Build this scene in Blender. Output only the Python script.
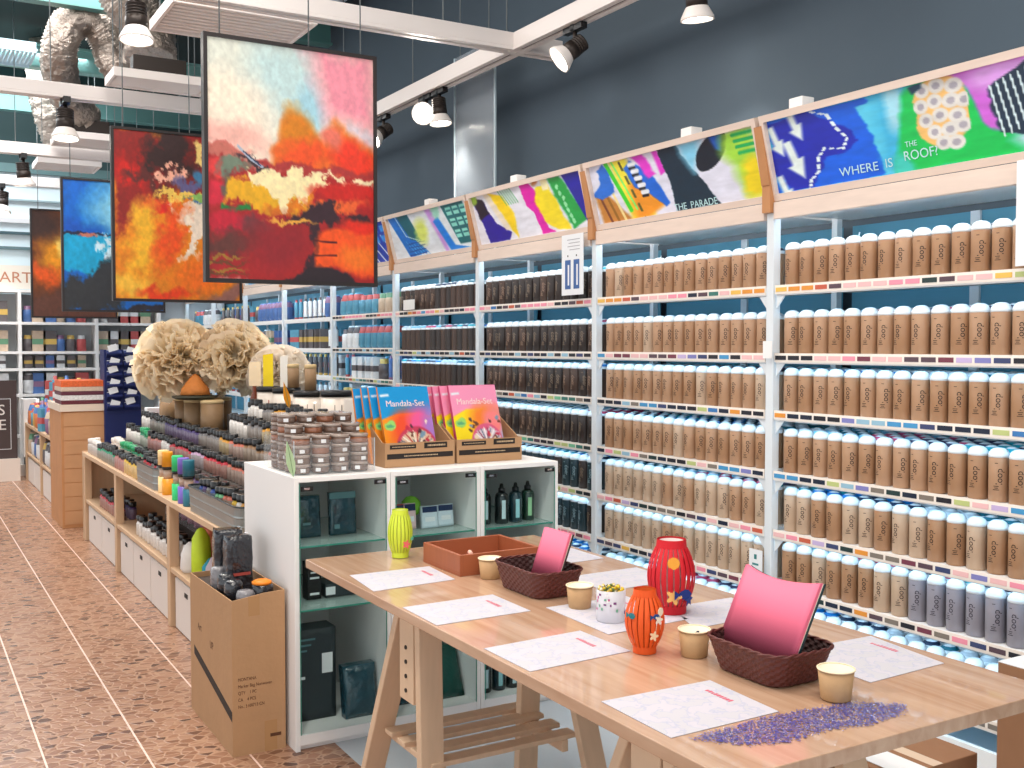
import bpy, math, random
import numpy as np
from mathutils import Vector, Matrix
PI = math.pi
random.seed(7)
for o in list(bpy.data.objects): bpy.data.objects.remove(o)
SC = bpy.context.scene
COL = SC.collection

# ---------------------------------------------------------------- camera
cd = bpy.data.cameras.new('camera'); cam = bpy.data.objects.new('camera', cd); COL.objects.link(cam)
cd.sensor_width = 36.0; cd.lens = 1050.0/1024*36; cd.clip_end = 60
cam.location = (0, 0, 1.45)
cam.rotation_euler = (math.radians(90-2.073), 0, math.radians(-30.42))
SC.camera = cam
# ---------------------------------------------------------------- world, lights, exposure
w = bpy.data.worlds.new('world'); SC.world = w; w.use_nodes = True
w.node_tree.nodes['Background'].inputs[0].default_value = (0.93, 0.97, 1.0, 1)
w.node_tree.nodes['Background'].inputs[1].default_value = 1.05
SC.view_settings.view_transform = 'Standard'; SC.view_settings.look = 'None'
SC.view_settings.gamma = 1.0; SC.view_settings.use_curve_mapping = False
SC.view_settings.exposure = 0.4
def area(name, loc, size, power, col=(1, 1, 1), rot=(0, 0, 0)):
    l = bpy.data.lights.new(name, 'AREA'); l.shape = 'RECTANGLE'; l.size, l.size_y = size
    l.energy = power; l.color = col
    o = bpy.data.objects.new(name, l); COL.objects.link(o); o.location = loc; o.rotation_euler = rot
    return o
area('added_ceiling_fill', (1.2, 1.0, 4.3), (2.6, 2.2), 95, (1.0, .93, .86))  # added overhead area lamps without fixtures, for general brightness
area('added_ceiling_fill', (0.6, 5.0, 4.3), (2.2, 2.6), 95, (1.0, .93, .86))
area('added_ceiling_fill', (0.6, 9.0, 4.3), (2.2, 2.6), 110, (1.0, .97, .95))
area('added_ceiling_fill', (0.6, 12.0, 4.3), (2.2, 1.6), 110, (.95, .98, 1))

# ---------------------------------------------------------------- materials
def lin(c):
    return tuple((x/12.92 if x <= .04045 else ((x+.055)/1.055)**2.4) for x in c)
def rgb(r, g, b): return lin((r/255, g/255, b/255))
MATS = {}
def M(name, col=None, rough=.5, metal=0, noise=0, scale=20, bump=0, bscale=60, emit=0, alpha=1, trans=0, coat=0, stretch=(1, 1, 1), ior=1.45):
    if name in MATS: return MATS[name]
    m = bpy.data.materials.new(name); m.use_nodes = True; MATS[name] = m
    nt = m.node_tree; b = nt.nodes['Principled BSDF']
    c = rgb(*col)
    b.inputs['Base Color'].default_value = (*c, 1)
    b.inputs['Roughness'].default_value = rough; b.inputs['Metallic'].default_value = metal
    b.inputs['Alpha'].default_value = alpha; b.inputs['Transmission Weight'].default_value = trans
    b.inputs['Coat Weight'].default_value = coat; b.inputs['IOR'].default_value = ior
    if emit:
        b.inputs['Emission Color'].default_value = (*c, 1); b.inputs['Emission Strength'].default_value = emit
    if noise or bump:
        tc = nt.nodes.new('ShaderNodeTexCoord'); mp = nt.nodes.new('ShaderNodeMapping')
        mp.inputs['Scale'].default_value = stretch
        nt.links.new(tc.outputs['Object'], mp.inputs['Vector'])
    if noise:
        n = nt.nodes.new('ShaderNodeTexNoise'); n.inputs['Scale'].default_value = scale; n.inputs['Detail'].default_value = 4
        nt.links.new(mp.outputs[0], n.inputs['Vector'])
        r = nt.nodes.new('ShaderNodeMix'); r.data_type = 'RGBA'
        r.inputs[6].default_value = (*[max(0, x*(1-noise)) for x in c], 1)
        r.inputs[7].default_value = (*[min(1, x*(1+noise)) for x in c], 1)
        nt.links.new(n.outputs['Fac'], r.inputs[0]); nt.links.new(r.outputs[2], b.inputs['Base Color'])
    if bump:
        n2 = nt.nodes.new('ShaderNodeTexNoise'); n2.inputs['Scale'].default_value = bscale
        nt.links.new(mp.outputs[0], n2.inputs['Vector'])
        bp = nt.nodes.new('ShaderNodeBump'); bp.inputs['Strength'].default_value = bump; bp.inputs['Distance'].default_value = .01
        nt.links.new(n2.outputs['Fac'], bp.inputs['Height']); nt.links.new(bp.outputs[0], b.inputs['Normal'])
    return m
def glass_mat(name, col, gloss=.12, rough=.03):
    m = bpy.data.materials.new(name); m.use_nodes = True; nt = m.node_tree; nt.nodes.clear()
    o = nt.nodes.new('ShaderNodeOutputMaterial'); mx = nt.nodes.new('ShaderNodeMixShader')
    t = nt.nodes.new('ShaderNodeBsdfTransparent'); t.inputs[0].default_value = (*lin(col), 1)
    g = nt.nodes.new('ShaderNodeBsdfGlossy'); g.inputs['Roughness'].default_value = rough
    f = nt.nodes.new('ShaderNodeLayerWeight'); f.inputs[0].default_value = gloss
    nt.links.new(f.outputs['Fresnel'], mx.inputs[0]); nt.links.new(t.outputs[0], mx.inputs[1])
    nt.links.new(g.outputs[0], mx.inputs[2]); nt.links.new(mx.outputs[0], o.inputs[0])
    MATS[name] = m; return m
white = M('white_paint', (240, 238, 236), .45)
steel = M('white_steel', (222, 228, 232), .35)
ply = M('plywood', (226, 206, 192), .55, noise=.12, scale=6, stretch=(1, 1, 8))
plyd = M('plywood_side', (190, 134, 88), .6, noise=.15, scale=8)
pine = M('pine', (214, 184, 154), .5, noise=.16, scale=5, stretch=(6, 1, 1))
card = M('cardboard', (180, 140, 102), .8, noise=.07, scale=12, bump=.15, bscale=40)
cardd = M('cardboard_dark', (150, 100, 60), .85, noise=.08)
black = M('black_plastic', (22, 22, 24), .35)
ink = M('black_ink', (34, 27, 24), .6)
dark = M('dark_metal', (52, 44, 40), .4, .3)
glass = glass_mat('clear_glass', (.97, .99, .99), .04)
gedge = M('glass_edge', (60, 140, 122), .1)
acryl = M('clear_acrylic', (226, 230, 232), .1, alpha=.07)
ledc = M('canopy_led', (214, 238, 255), .5, emit=14)
led = M('led_strip', (184, 228, 255), .5, emit=5.5)

# ---------------------------------------------------------------- mesh builder
class MB:
    def __init__(s): s.v, s.f, s.m, s.s = [], [], [], []
    def box(s, x0, y0, z0, x1, y1, z1, mi=0, mat=None):
        b = len(s.v)
        P = [(x0, y0, z0), (x1, y0, z0), (x1, y1, z0), (x0, y1, z0), (x0, y0, z1), (x1, y0, z1), (x1, y1, z1), (x0, y1, z1)]
        if mat is not None: P = [tuple(mat @ Vector(p)) for p in P]
        s.v += P
        for q in [(0, 3, 2, 1), (4, 5, 6, 7), (0, 1, 5, 4), (1, 2, 6, 5), (2, 3, 7, 6), (3, 0, 4, 7)]:
            s.f.append([b+i for i in q]); s.m.append(mi); s.s.append(False)
        return s
    def face(s, pts, mi=0, sm=False):
        b = len(s.v); s.v += [tuple(p) for p in pts]; s.f.append(list(range(b, b+len(pts)))); s.m.append(mi); s.s.append(sm); return s
    def lathe(s, prof, n=24, mi=0, c=(0, 0, 0), mod=None, cap0=True, cap1=True, mat=None, mis=None):
        b = len(s.v)
        for j, (r, z) in enumerate(prof):
            for i in range(n):
                a = 2*PI*i/n; rr = r*(mod(a, z, j) if mod else 1)
                p = (c[0]+rr*math.cos(a), c[1]+rr*math.sin(a), c[2]+z)
                s.v.append(tuple(mat @ Vector(p)) if mat is not None else p)
        for j in range(len(prof)-1):
            for i in range(n):
                k = (i+1) % n
                s.f.append([b+j*n+i, b+j*n+k, b+(j+1)*n+k, b+(j+1)*n+i]); s.m.append(mis[j] if mis else mi); s.s.append(True)
        if cap0: s.f.append([b+i for i in range(n)][::-1]); s.m.append(mis[0] if mis else mi); s.s.append(False)
        if cap1: s.f.append([b+(len(prof)-1)*n+i for i in range(n)]); s.m.append(mis[-1] if mis else mi); s.s.append(False)
        return s
    def tube(s, path, r, n=8, mi=0, mod=None, caps=True):
        b = len(s.v); P = [Vector(p) for p in path]; N = len(P)
        up = Vector((0, 0, 1))
        for j, p in enumerate(P):
            t = (P[min(j+1, N-1)]-P[max(j-1, 0)]).normalized()
            a = t.cross(up)
            if a.length < .05: a = t.cross(Vector((0, 1, 0)))
            if j and a.dot(pa) < 0: a = -a
            a.normalize(); pa = a; c = t.cross(a)
            rr = r[j] if isinstance(r, (list, tuple)) else r
            for i in range(n):
                th = 2*PI*i/n; q = rr*(mod(th, j) if mod else 1)
                s.v.append(tuple(p+a*math.cos(th)*q+c*math.sin(th)*q))
        for j in range(N-1):
            for i in range(n):
                k = (i+1) % n; s.f.append([b+j*n+i, b+j*n+k, b+(j+1)*n+k, b+(j+1)*n+i]); s.m.append(mi); s.s.append(True)
        if caps:
            s.f.append([b+i for i in range(n)][::-1]); s.m.append(mi); s.s.append(False)
            s.f.append([b+(N-1)*n+i for i in range(n)]); s.m.append(mi); s.s.append(False)
        return s
    def prism(s, poly, z0, z1, mi=0, mat=None, f=None):
        # poly in (x,y), extruded in z; f maps (x,y,z)->point
        b = len(s.v); n = len(poly)
        for z in (z0, z1):
            for (x, y) in poly:
                p = f(x, y, z) if f else (x, y, z)
                s.v.append(tuple(mat @ Vector(p)) if mat is not None else tuple(p))
        s.f.append([b+i for i in range(n)][::-1]); s.f.append([b+n+i for i in range(n)])
        s.m += [mi, mi]; s.s += [False, False]
        for i in range(n):
            k = (i+1) % n; s.f.append([b+i, b+k, b+n+k, b+n+i]); s.m.append(mi); s.s.append(False)
        return s
    def mesh(s, name, mats):
        me = bpy.data.meshes.new(name); me.from_pydata(s.v, [], s.f)
        for m in (mats if isinstance(mats, (list, tuple)) else [mats]): me.materials.append(m)
        me.polygons.foreach_set('material_index', s.m); me.polygons.foreach_set('use_smooth', s.s)
        me.update(); return me
    def build(s, name, mats, parent=None, bevel=0, loc=None):
        o = bpy.data.objects.new(name, s.mesh(name, mats)); COL.objects.link(o)
        if parent is not None: o.parent = parent
        if loc: o.location = loc
        if bevel:
            md = o.modifiers.new('bevel', 'BEVEL'); md.width = bevel; md.segments = 2; md.limit_method = 'ANGLE'
        return o
def tag(o, label=None, cat=None, group=None, kind=None):
    if label: o['label'] = label
    if cat: o['category'] = cat
    if group: o['group'] = group
    if kind: o['kind'] = kind
    return o
def thing(name, label, cat, loc=(0, 0, 0), rz=0, group=None):
    o = bpy.data.objects.new(name, None); COL.objects.link(o); o.empty_display_size = .05
    o.location = loc; o.rotation_euler = (0, 0, rz); return tag(o, label, cat, group)
def dup(root, loc, rz=0, label=None, group=None, scale=None):
    r = root.copy(); COL.objects.link(r); r.location = loc; r.rotation_euler = (0, 0, rz)
    if label: r['label'] = label
    if group: r['group'] = group
    if scale: r.scale = scale
    for ch in root.children:
        c = ch.copy(); COL.objects.link(c); c.parent = r
        for g in ch.children:
            d = g.copy(); COL.objects.link(d); d.parent = c
    return r
PROTO_USED = {}
def place(proto, loc, rz=0, label=None, group=None):
    """first call moves the prototype itself, the next ones copy it"""
    if proto.name not in PROTO_USED:
        PROTO_USED[proto.name] = 1; proto.location = loc; proto.rotation_euler = (0, 0, rz)
        proto['label'] = label
        if group: proto['group'] = group
        return proto
    return dup(proto, loc, rz, label, group)
ORD = ['first', 'second', 'third', 'fourth', 'fifth', 'sixth', 'seventh', 'eighth', 'ninth', 'tenth', 'eleventh', 'twelfth', 'thirteenth', 'fourteenth', 'fifteenth', 'sixteenth', 'seventeenth', 'eighteenth', 'nineteenth', 'twentieth']
def text_mesh(body, size, depth=.0006, align='CENTER'):
    cu = bpy.data.curves.new('txt', 'FONT'); cu.body = body; cu.size = size; cu.extrude = depth/2
    cu.align_x = align; cu.align_y = 'CENTER'; cu.resolution_u = 3
    o = bpy.data.objects.new('txt', cu); COL.objects.link(o)
    bpy.context.view_layer.update()
    me = bpy.data.meshes.new_from_object(o.evaluated_get(bpy.context.evaluated_depsgraph_get()))
    bpy.data.objects.remove(o); return me
def text(body, size, loc, rot, mat, parent=None, name='lettering', sx=1, depth=.0006, bend=None):
    me = text_mesh(body, size, depth); me.materials.clear(); me.materials.append(mat)
    o = bpy.data.objects.new(name, me); COL.objects.link(o); o.location = loc; o.rotation_euler = rot; o.scale = (sx, 1, 1)
    if parent is not None: o.parent = parent
    return o
def add_text(mb, body, size, f, mi, depth=.0006):
    """append text to a mesh builder, f maps (x,y,z) text coords to a point"""
    me = text_mesh(body, size, depth); b = len(mb.v)
    for v in me.vertices: mb.v.append(tuple(f(*v.co)))
    for p in me.polygons: mb.f.append([b+i for i in p.vertices]); mb.m.append(mi); mb.s.append(False)
def struct(o): return tag(o, kind='structure')

# ---------------------------------------------------------------- painted canvases (pigment as a colour attribute on a grid)
RNG = np.random.RandomState(3)
def vnoise(h, w, n, seed):
    r = np.random.RandomState(seed); out = np.zeros((h, w)); amp = 1; tot = 0
    for o in range(4):
        k = max(2, int(n*2**o)); g = r.rand(k+1, k+1)
        y = np.linspace(0, k-.001, h); x = np.linspace(0, k-.001, w)
        yi = y.astype(int); xi = x.astype(int); fy = (y-yi)[:, None]; fx = (x-xi)[None]
        fy = fy*fy*(3-2*fy); fx = fx*fx*(3-2*fx)
        a = g[yi][:, xi]*(1-fx)+g[yi][:, xi+1]*fx; b = g[yi+1][:, xi]*(1-fx)+g[yi+1][:, xi+1]*fx
        out += amp*(a*(1-fy)+b*fy); tot += amp; amp *= .55
    return out/tot-.5
class Canvas:
    def __init__(s, w, h, base):
        s.w, s.h = w, h; s.a = np.zeros((h, w, 3)); s.a[:] = np.array(base)/255.
        s.V, s.U = np.meshgrid(np.linspace(0, 1, h), np.linspace(0, 1, w), indexing='ij'); s.k = 0; s.U0 = s.U.copy(); s.jag = 1.5
    def mixin(s, mask, col):
        mask = np.clip(mask, 0, 1)[..., None]; s.a = s.a*(1-mask)+np.array(col)/255.*mask
    def warp(s, amt, n):
        s.k += 2; amt = amt*s.jag
        return (s.U+vnoise(s.h, s.w, n, s.k)*amt+vnoise(s.h, s.w, n*5, s.k+50)*amt*.35, s.V+vnoise(s.h, s.w, n, s.k+1)*amt+vnoise(s.h, s.w, n*5, s.k+51)*amt*.35)
    def ell(s, u, v, ru, rv, col, soft=.3, amt=.05, n=5, rot=0):
        U, V = s.warp(amt, n); x = U-u; y = V-v
        c, q = math.cos(rot), math.sin(rot); x, y = (x*c+y*q)/ru, (-x*q+y*c)/rv
        d = np.sqrt(x*x+y*y); s.mixin((1-d)/soft+.5, col)
    def poly(s, pts, col, soft=.01, amt=.0, n=6, op=1):
        U, V = s.warp(amt, n) if amt else (s.U, s.V)
        ins = np.zeros(U.shape, bool); dmin = np.full(U.shape, 9.)
        for i in range(len(pts)):
            (x0, y0), (x1, y1) = pts[i], pts[(i+1) % len(pts)]
            if y0 != y1:
                cr = ((y0 > V) != (y1 > V)) & (U < (x1-x0)*(V-y0)/(y1-y0)+x0); ins ^= cr
            t = np.clip(((U-x0)*(x1-x0)+(V-y0)*(y1-y0))/((x1-x0)**2+(y1-y0)**2+1e-9), 0, 1)
            dmin = np.minimum(dmin, np.hypot(U-x0-t*(x1-x0), V-y0-t*(y1-y0)))
        s.mixin(np.clip(np.where(ins, .5+dmin/soft, .5-dmin/soft), 0, 1)*op, col)
    def line(s, pts, wd, col, dash=None):
        for i in range(len(pts)-1):
            (x0, y0), (x1, y1) = pts[i], pts[i+1]
            t = np.clip(((s.U-x0)*(x1-x0)+(s.V-y0)*(y1-y0))/((x1-x0)**2+(y1-y0)**2+1e-9), 0, 1)
            d = np.hypot((s.U-x0-t*(x1-x0))*s.asp, s.V-y0-t*(y1-y0))
            m = np.clip((wd-d)/wd*3, 0, 1)
            if dash: m = m*((t*dash % 1) < .6)
            s.mixin(m, col)
    asp = 1
    def grain(s, amt, n=30):
        s.k += 2; s.a = np.clip(s.a*(1+vnoise(s.h, s.w, n, s.k)[..., None]*amt), 0, 1)
    def build(s, name, P, parent, mat):
        """P maps (u,v) to a point"""
        h, w = s.h, s.w; me = bpy.data.meshes.new(name)
        U = s.U0.ravel(); V = s.V.ravel()
        O = np.array(P(0, 0)); A = np.array(P(1, 0))-O; B = np.array(P(0, 1))-O
        pts = O+U[:, None]*A+V[:, None]*B
        idx = np.arange(h*w).reshape(h, w)
        F = np.stack([idx[:-1, :-1], idx[1:, :-1], idx[1:, 1:], idx[:-1, 1:]], -1).reshape(-1, 4)
        me.from_pydata(pts.tolist(), [], F.tolist())
        at = me.color_attributes.new('paint', 'FLOAT_COLOR', 'POINT')
        c = s.a.reshape(-1, 3); c = np.where(c <= .04045, c/12.92, ((c+.055)/1.055)**2.4)
        at.data.foreach_set('color', np.concatenate([c, np.ones((len(c), 1))], 1).astype(np.float32).ravel())
        me.materials.append(mat); me.update()
        o = bpy.data.objects.new(name, me); COL.objects.link(o); o.parent = parent; return o
def paint_mat(name, rough=.5, bump=.2, bs=40):
    m = bpy.data.materials.new(name); m.use_nodes = True; nt = m.node_tree; b = nt.nodes['Principled BSDF']
    a = nt.nodes.new('ShaderNodeVertexColor'); a.layer_name = 'paint'; nt.links.new(a.outputs[0], b.inputs['Base Color'])
    b.inputs['Roughness'].default_value = rough
    n = nt.nodes.new('ShaderNodeTexNoise'); n.inputs['Scale'].default_value = bs
    tc = nt.nodes.new('ShaderNodeTexCoord'); nt.links.new(tc.outputs['Object'], n.inputs['Vector'])
    bp = nt.nodes.new('ShaderNodeBump'); bp.inputs['Strength'].default_value = bump; bp.inputs['Distance'].default_value = .004
    nt.links.new(n.outputs['Fac'], bp.inputs['Height']); nt.links.new(bp.outputs[0], b.inputs['Normal'])
    return m
PM = paint_mat('painted_canvas'); PH = paint_mat('painted_board', .35, .1)

# ================================================================ ROOM
WX = 3.58; BY = 13.25; CZ = 4.6
def floor_mats():
    m = bpy.data.materials.new('pebble_tile'); m.use_nodes = True; nt = m.node_tree; b = nt.nodes['Principled BSDF']
    tc = nt.nodes.new('ShaderNodeTexCoord')
    mp = nt.nodes.new('ShaderNodeMapping'); mp.inputs['Scale'].default_value = (22, 30, 1)
    mp.inputs['Rotation'].default_value = (0, 0, .5)
    nt.links.new(tc.outputs['Object'], mp.inputs[0])
    v1 = nt.nodes.new('ShaderNodeTexVoronoi'); v1.feature = 'DISTANCE_TO_EDGE'; v1.inputs['Scale'].default_value = 1
    v2 = nt.nodes.new('ShaderNodeTexVoronoi'); v2.inputs['Scale'].default_value = 1
    for v in (v1, v2): nt.links.new(mp.outputs[0], v.inputs['Vector'])
    sp = nt.nodes.new('ShaderNodeSeparateColor'); nt.links.new(v2.outputs['Color'], sp.inputs[0])
    cr = nt.nodes.new('ShaderNodeValToRGB'); e = cr.color_ramp.elements
    e[0].color = (*rgb(88, 62, 52), 1); e[1].color = (*rgb(172, 134, 110), 1); e[0].position = 0
    x = e.new(.2); x.color = (*rgb(138, 98, 76), 1); x = e.new(.6); x.color = (*rgb(156, 114, 90), 1)
    nt.links.new(sp.outputs[0], cr.inputs[0])
    ed = nt.nodes.new('ShaderNodeValToRGB'); ed.color_ramp.elements[0].position = .03; ed.color_ramp.elements[1].position = .10
    nt.links.new(v1.outputs['Distance'], ed.inputs[0])
    mx = nt.nodes.new('ShaderNodeMix'); mx.data_type = 'RGBA'; mx.inputs[6].default_value = (*rgb(178, 140, 114), 1)
    nt.links.new(ed.outputs[0], mx.inputs[0]); nt.links.new(cr.outputs[0], mx.inputs[7])
    # straight pale joints every 0.32 m in x, 0.64 in y
    sx = nt.nodes.new('ShaderNodeSeparateXYZ'); nt.links.new(tc.outputs['Object'], sx.inputs[0])
    def joint(out, period, off, wd):
        a = nt.nodes.new('ShaderNodeMath'); a.operation = 'SUBTRACT'; a.inputs[1].default_value = off; nt.links.new(out, a.inputs[0])
        c = nt.nodes.new('ShaderNodeMath'); c.operation = 'PINGPONG'; c.inputs[1].default_value = period/2; nt.links.new(a.outputs[0], c.inputs[0])
        d = nt.nodes.new('ShaderNodeMath'); d.operation = 'LESS_THAN'; d.inputs[1].default_value = wd; nt.links.new(c.outputs[0], d.inputs[0]); return d
    jx = joint(sx.outputs[0], .318, .425, .0035)
    m2 = nt.nodes.new('ShaderNodeMix'); m2.data_type = 'RGBA'; m2.inputs[7].default_value = (*rgb(244, 214, 200), 1)
    nt.links.new(jx.outputs[0], m2.inputs[0]); nt.links.new(mx.outputs[2], m2.inputs[6]); nt.links.new(m2.outputs[2], b.inputs['Base Color'])
    b.inputs['Roughness'].default_value = .26
    bp = nt.nodes.new('ShaderNodeBump'); bp.inputs['Strength'].default_value = .25; bp.inputs['Distance'].default_value = .004
    nt.links.new(ed.outputs[0], bp.inputs['Height']); nt.links.new(bp.outputs[0], b.inputs['Normal'])
    return m
struct(MB().box(-4, -2.5, -.1, 1.36, BY+.1, 0).build('floor', floor_mats()))
struct(MB().box(1.36, -2.5, -.1, WX+.1, BY+.1, 0).build('floor', M('grey_cement', (206, 214, 220), .22, noise=.12, scale=3)))
wallm = M('slate_wall', (74, 88, 100), .8, noise=.08, scale=2)
struct(MB().box(WX, -2.5, 0, WX+.1, BY+.1, CZ).build('wall_right', wallm))
bw = MB().box(-4, BY, 0, WX, BY+.1, 3.52, 0).box(-4, BY, 3.52, WX, BY+.1, CZ, 1)
struct(bw.build('wall_back', [M('pale_blue_wall', (222, 236, 242), .5), M('teal_dark_wall', (52, 76, 78), .7)]))
for k, (z, t, c) in enumerate([(3.3, .03, (120, 140, 146)), (3.1, .02, (150, 170, 176)), (2.85, .05, (205, 205, 208)), (2.72, .03, (60, 84, 92)), (2.55, .03, (96, 120, 126)), (3.42, .1, (90, 120, 122))]):
    struct(MB().box(-2, BY-.05, z, WX, BY, z+t).build('trim_%d' % (k+1), M('trim_%d' % k, c, .5)))
# ceiling deck with corrugation
mb = MB().box(-4, -2.5, CZ, WX+.1, BY+.1, CZ+.1, 0)
struct(mb.build('ceiling', M('ceiling_deck', (40, 52, 54), .8)))

# ================================================================ CAN WALL (bays along the right wall)
FX = 3.10                     # front plane of the shelves
P0 = 1.92; PITCH = 1.25       # first post, bay pitch
SH = [1.69, 1.415, 1.182, .935, .695, .468, .212]
def header_point(Y0, W):
    # art board leaning out at the top
    a = Vector((FX-.012, 0, 2.055)); b = Vector((FX-.088, 0, 2.352))
    return lambda u, v: (b.x+(a.x-b.x)*v, Y0-u*W, b.z+(a.z-b.z)*v)
def art_A():
    c = Canvas(230, 64, (60, 190, 235)); c.asp = 3.6; c.U = np.interp(c.U, [0, .32, .46, .56, .665, .757, .82, .97, 1], [0, .21, .34, .55, .64, .705, .84, .98, 1])
    c.poly([(0, 0), (.3, 0), (.33, .55), (.35, 1), (0, 1)], (0, 95, 225), amt=.02)
    c.poly([(.0, .05), (.12, 0), (.26, .5), (.2, .62), (.15, .62), (.1, 1), (.04, 1), (0, .7)], (20, 35, 175), amt=.03)
    c.poly([(.26, .1), (.5, 0), (.5, 1), (.33, 1), (.31, .5)], (90, 205, 238), amt=.02)
    c.ell(.42, .5, .09, .6, (60, 180, 225), .8); c.ell(.46, .2, .08, .3, (165, 222, 240), .8)
    c.poly([(.4, 1), (.46, .55), (.52, .1), (.6, -.05), (.72, .1), (.8, .45), (.98, .75), (1.02, 1.02)], (0, 196, 84), .05, .03)
    c.ell(.46, .95, .07, .18, (60, 205, 190), .7)
    c.poly([(.62, -.05), (1, -.1), (1.02, .55), (.92, .8), (.8, .62), (.72, .2)], (205, 100, 215), .03, .02)
    c.ell(.88, .1, .16, .14, (222, 160, 235), .8)
    c.poly([(.9, .85), (1, .5), (1.02, 1), (.95, 1.02)], (200, 225, 245), .06, .02)
    c.ell(.64, .38, .072, .42, (240, 190, 110), .08, .02)
    rr = random.Random(4)
    for (u, v) in [(.60, .1), (.64, .08), (.68, .12), (.59, .28), (.63, .25), (.67, .28), (.70, .3), (.60, .45), (.64, .42), (.68, .46), (.62, .6), (.66, .6), (.69, .58), (.64, .74), (.67, .76)]:
        c.ell(u, v, .021, .085, (225, 222, 216), .2, 0); c.ell(u, v, .010, .04, (170, 165, 175), .3, 0)
    c.poly([(.84, .25), (.97, 0), (1.0, .7), (.93, .82), (.86, .75)], (16, 42, 66), .01, .02)
    for k in range(7): c.line([(.85+k*.02, .22-k*.02), (.875+k*.02, .8-k*.03)], .012, (215, 235, 240))
    c.poly([(.56, .02), (.6, 0), (.6, .06), (.57, .12)], (20, 60, 90), .01)
    # arrows and dashed line
    for (u, v, sc) in [(.035, .34, 1), (.055, -.06, .8), (-.005, .1, .8), (.0, .78, .8)]:
        c.poly([(u, v), (u+.025*sc, v-.02), (u+.04*sc, v+.24*sc), (u+.055*sc, v+.22*sc), (u+.05*sc, v+.52*sc), (u+.005*sc, v+.34*sc), (u+.02*sc, v+.32*sc)], (226, 240, 236), .012)
    c.line([(.13, .02), (.17, .1), (.19, .3), (.215, .45), (.20, .56), (.15, .52), (.13, .62), (.125, .8), (.10, .9), (.095, 1)], .022, (225, 240, 245), 2)
    return c
def art_B():
    c = Canvas(210, 60, (222, 224, 240)); c.asp = 3.6; c.U = np.interp(c.U, [0, .2, .45, .58, .75, 1], [0, .17, .39, .54, .73, 1])
    c.poly([(0, .5), (.06, .45), (.2, 1), (.03, 1)], (196, 130, 50), .02, .01)
    for k in range(3): c.line([(.03+k*.04, .5), (.08+k*.04, 1)], .03, [(120, 60, 30), (150, 100, 20), (240, 220, 150)][k])
    c.poly([(.04, .1), (.09, .0), (.12, .3), (.13, .5), (.05, .6), (.0, .5), (.05, .3)], (30, 110, 215), .01, .02)
    c.poly([(.12, 0), (.22, 0), (.3, .6), (.33, 1), (.2, 1)], (250, 235, 60), .03)
    c.poly([(.21, .45), (.27, .35), (.38, .7), (.4, .85), (.3, 1), (.22, 1)], (238, 150, 30), .05, .02)
    c.line([(.1, 0), (.2, .85)], .05, (60, 215, 40)); c.line([(.135, 0), (.235, .85)], .022, (120, 245, 110))
    c.line([(.18, .05), (.27, 1)], .03, (90, 90, 30), 4)
    c.poly([(.2, .15), (.24, .05), (.34, .3), (.43, .85), (.4, .9), (.3, .6), (.24, .5)], (20, 105, 220), .01, .01)
    for k in range(5): c.line([(.235+k*.012, .12+k*.12), (.262+k*.012, .12+k*.12)], .045, (235, 240, 245)); c.line([(.235+k*.012, .18+k*.12), (.262+k*.012, .18+k*.12)], .03, (15, 20, 35))
    c.poly([(.25, 0), (.32, 0), (.37, .35), (.33, .4)], (225, 60, 205), .015, .02)
    c.poly([(.37, 0), (.4, 0), (.44, .35), (.4, .4)], (225, 60, 205), .015)
    c.poly([(.4, 0), (.53, 0), (.63, .45), (.75, 1), (.47, 1), (.45, .5)], (14, 48, 66), .008, .02)
    c.poly([(.53, 0), (.68, 0), (.66, .25), (.62, .5)], (130, 205, 235), .06, .02)
    c.ell(.74, .22, .085, .27, (12, 34, 48), .05, .01, rot=.2)
    c.poly([(.74, 0), (.82, 0), (.8, .25), (.77, .2)], (20, 90, 190), .02)
    c.poly([(.82, 0), (.97, 0), (1, .5), (1, .95), (.9, 1), (.86, .5), (.8, .3)], (165, 222, 70), .08, .03)
    c.ell(.96, .7, .07, .3, (245, 220, 30), .6)
    for i in range(5):
        for j in range(4): c.line([(.87+i*.022+j*.008, .06+j*.09), (.885+i*.022+j*.008, .06+j*.09)], .03, (20, 175, 90))
    return c
def art_C():
    c = Canvas(190, 56, (228, 228, 238)); c.asp = 3.6
    c.poly([(0, 0), (.05, .1), (.1, .1), (.2, .65), (.33, .85), (.3, 1), (.1, 1)], (30, 12, 150), .01, .02)
    c.poly([(0, 0), (.1, .1), (.15, .4), (.05, .5)], (14, 16, 40), .02, .02); c.ell(.02, .05, .04, .12, (150, 190, 60), .5)
    c.poly([(.12, 0), (.2, 0), (.34, .8), (.28, .8)], (236, 222, 200), .02)
    c.poly([(.18, 0), (.3, .1), (.38, .5), (.38, 1), (.33, .8)], (252, 214, 20), .02, .02)
    for k in range(6): c.line([(.27+k*.022, .0), (.33+k*.022, .3)], .018, (30, 170, 90))
    c.poly([(.48, .0), (.55, -.05), (.62, .2), (.6, .35), (.66, .9), (.72, 1), (.6, 1), (.56, .55), (.5, .4)], (225, 20, 170), .01, .015)
    c.poly([(.58, .35), (.62, .1), (.72, .1), (.84, 1), (.74, .95), (.65, .8)], (246, 222, 30), .02, .03)
    c.poly([(.66, 0), (.72, 0), (.72, .2), (.67, .2)], (250, 240, 190), .01)
    c.poly([(.72, 0), (.83, 0), (.98, .85), (.86, 1), (.8, .6)], (20, 165, 70), .02, .02)
    for k in range(7): c.ell(.79+k*.014, .2+.11*k, .012, .05, (150, 230, 170), .3, .02)
    c.poly([(.84, 0), (1, 0), (1.02, .95), (.98, .95)], (22, 20, 160), .01)
    c.ell(.6, -.02, .03, .1, (200, 120, 60), .5)
    return c
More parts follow.
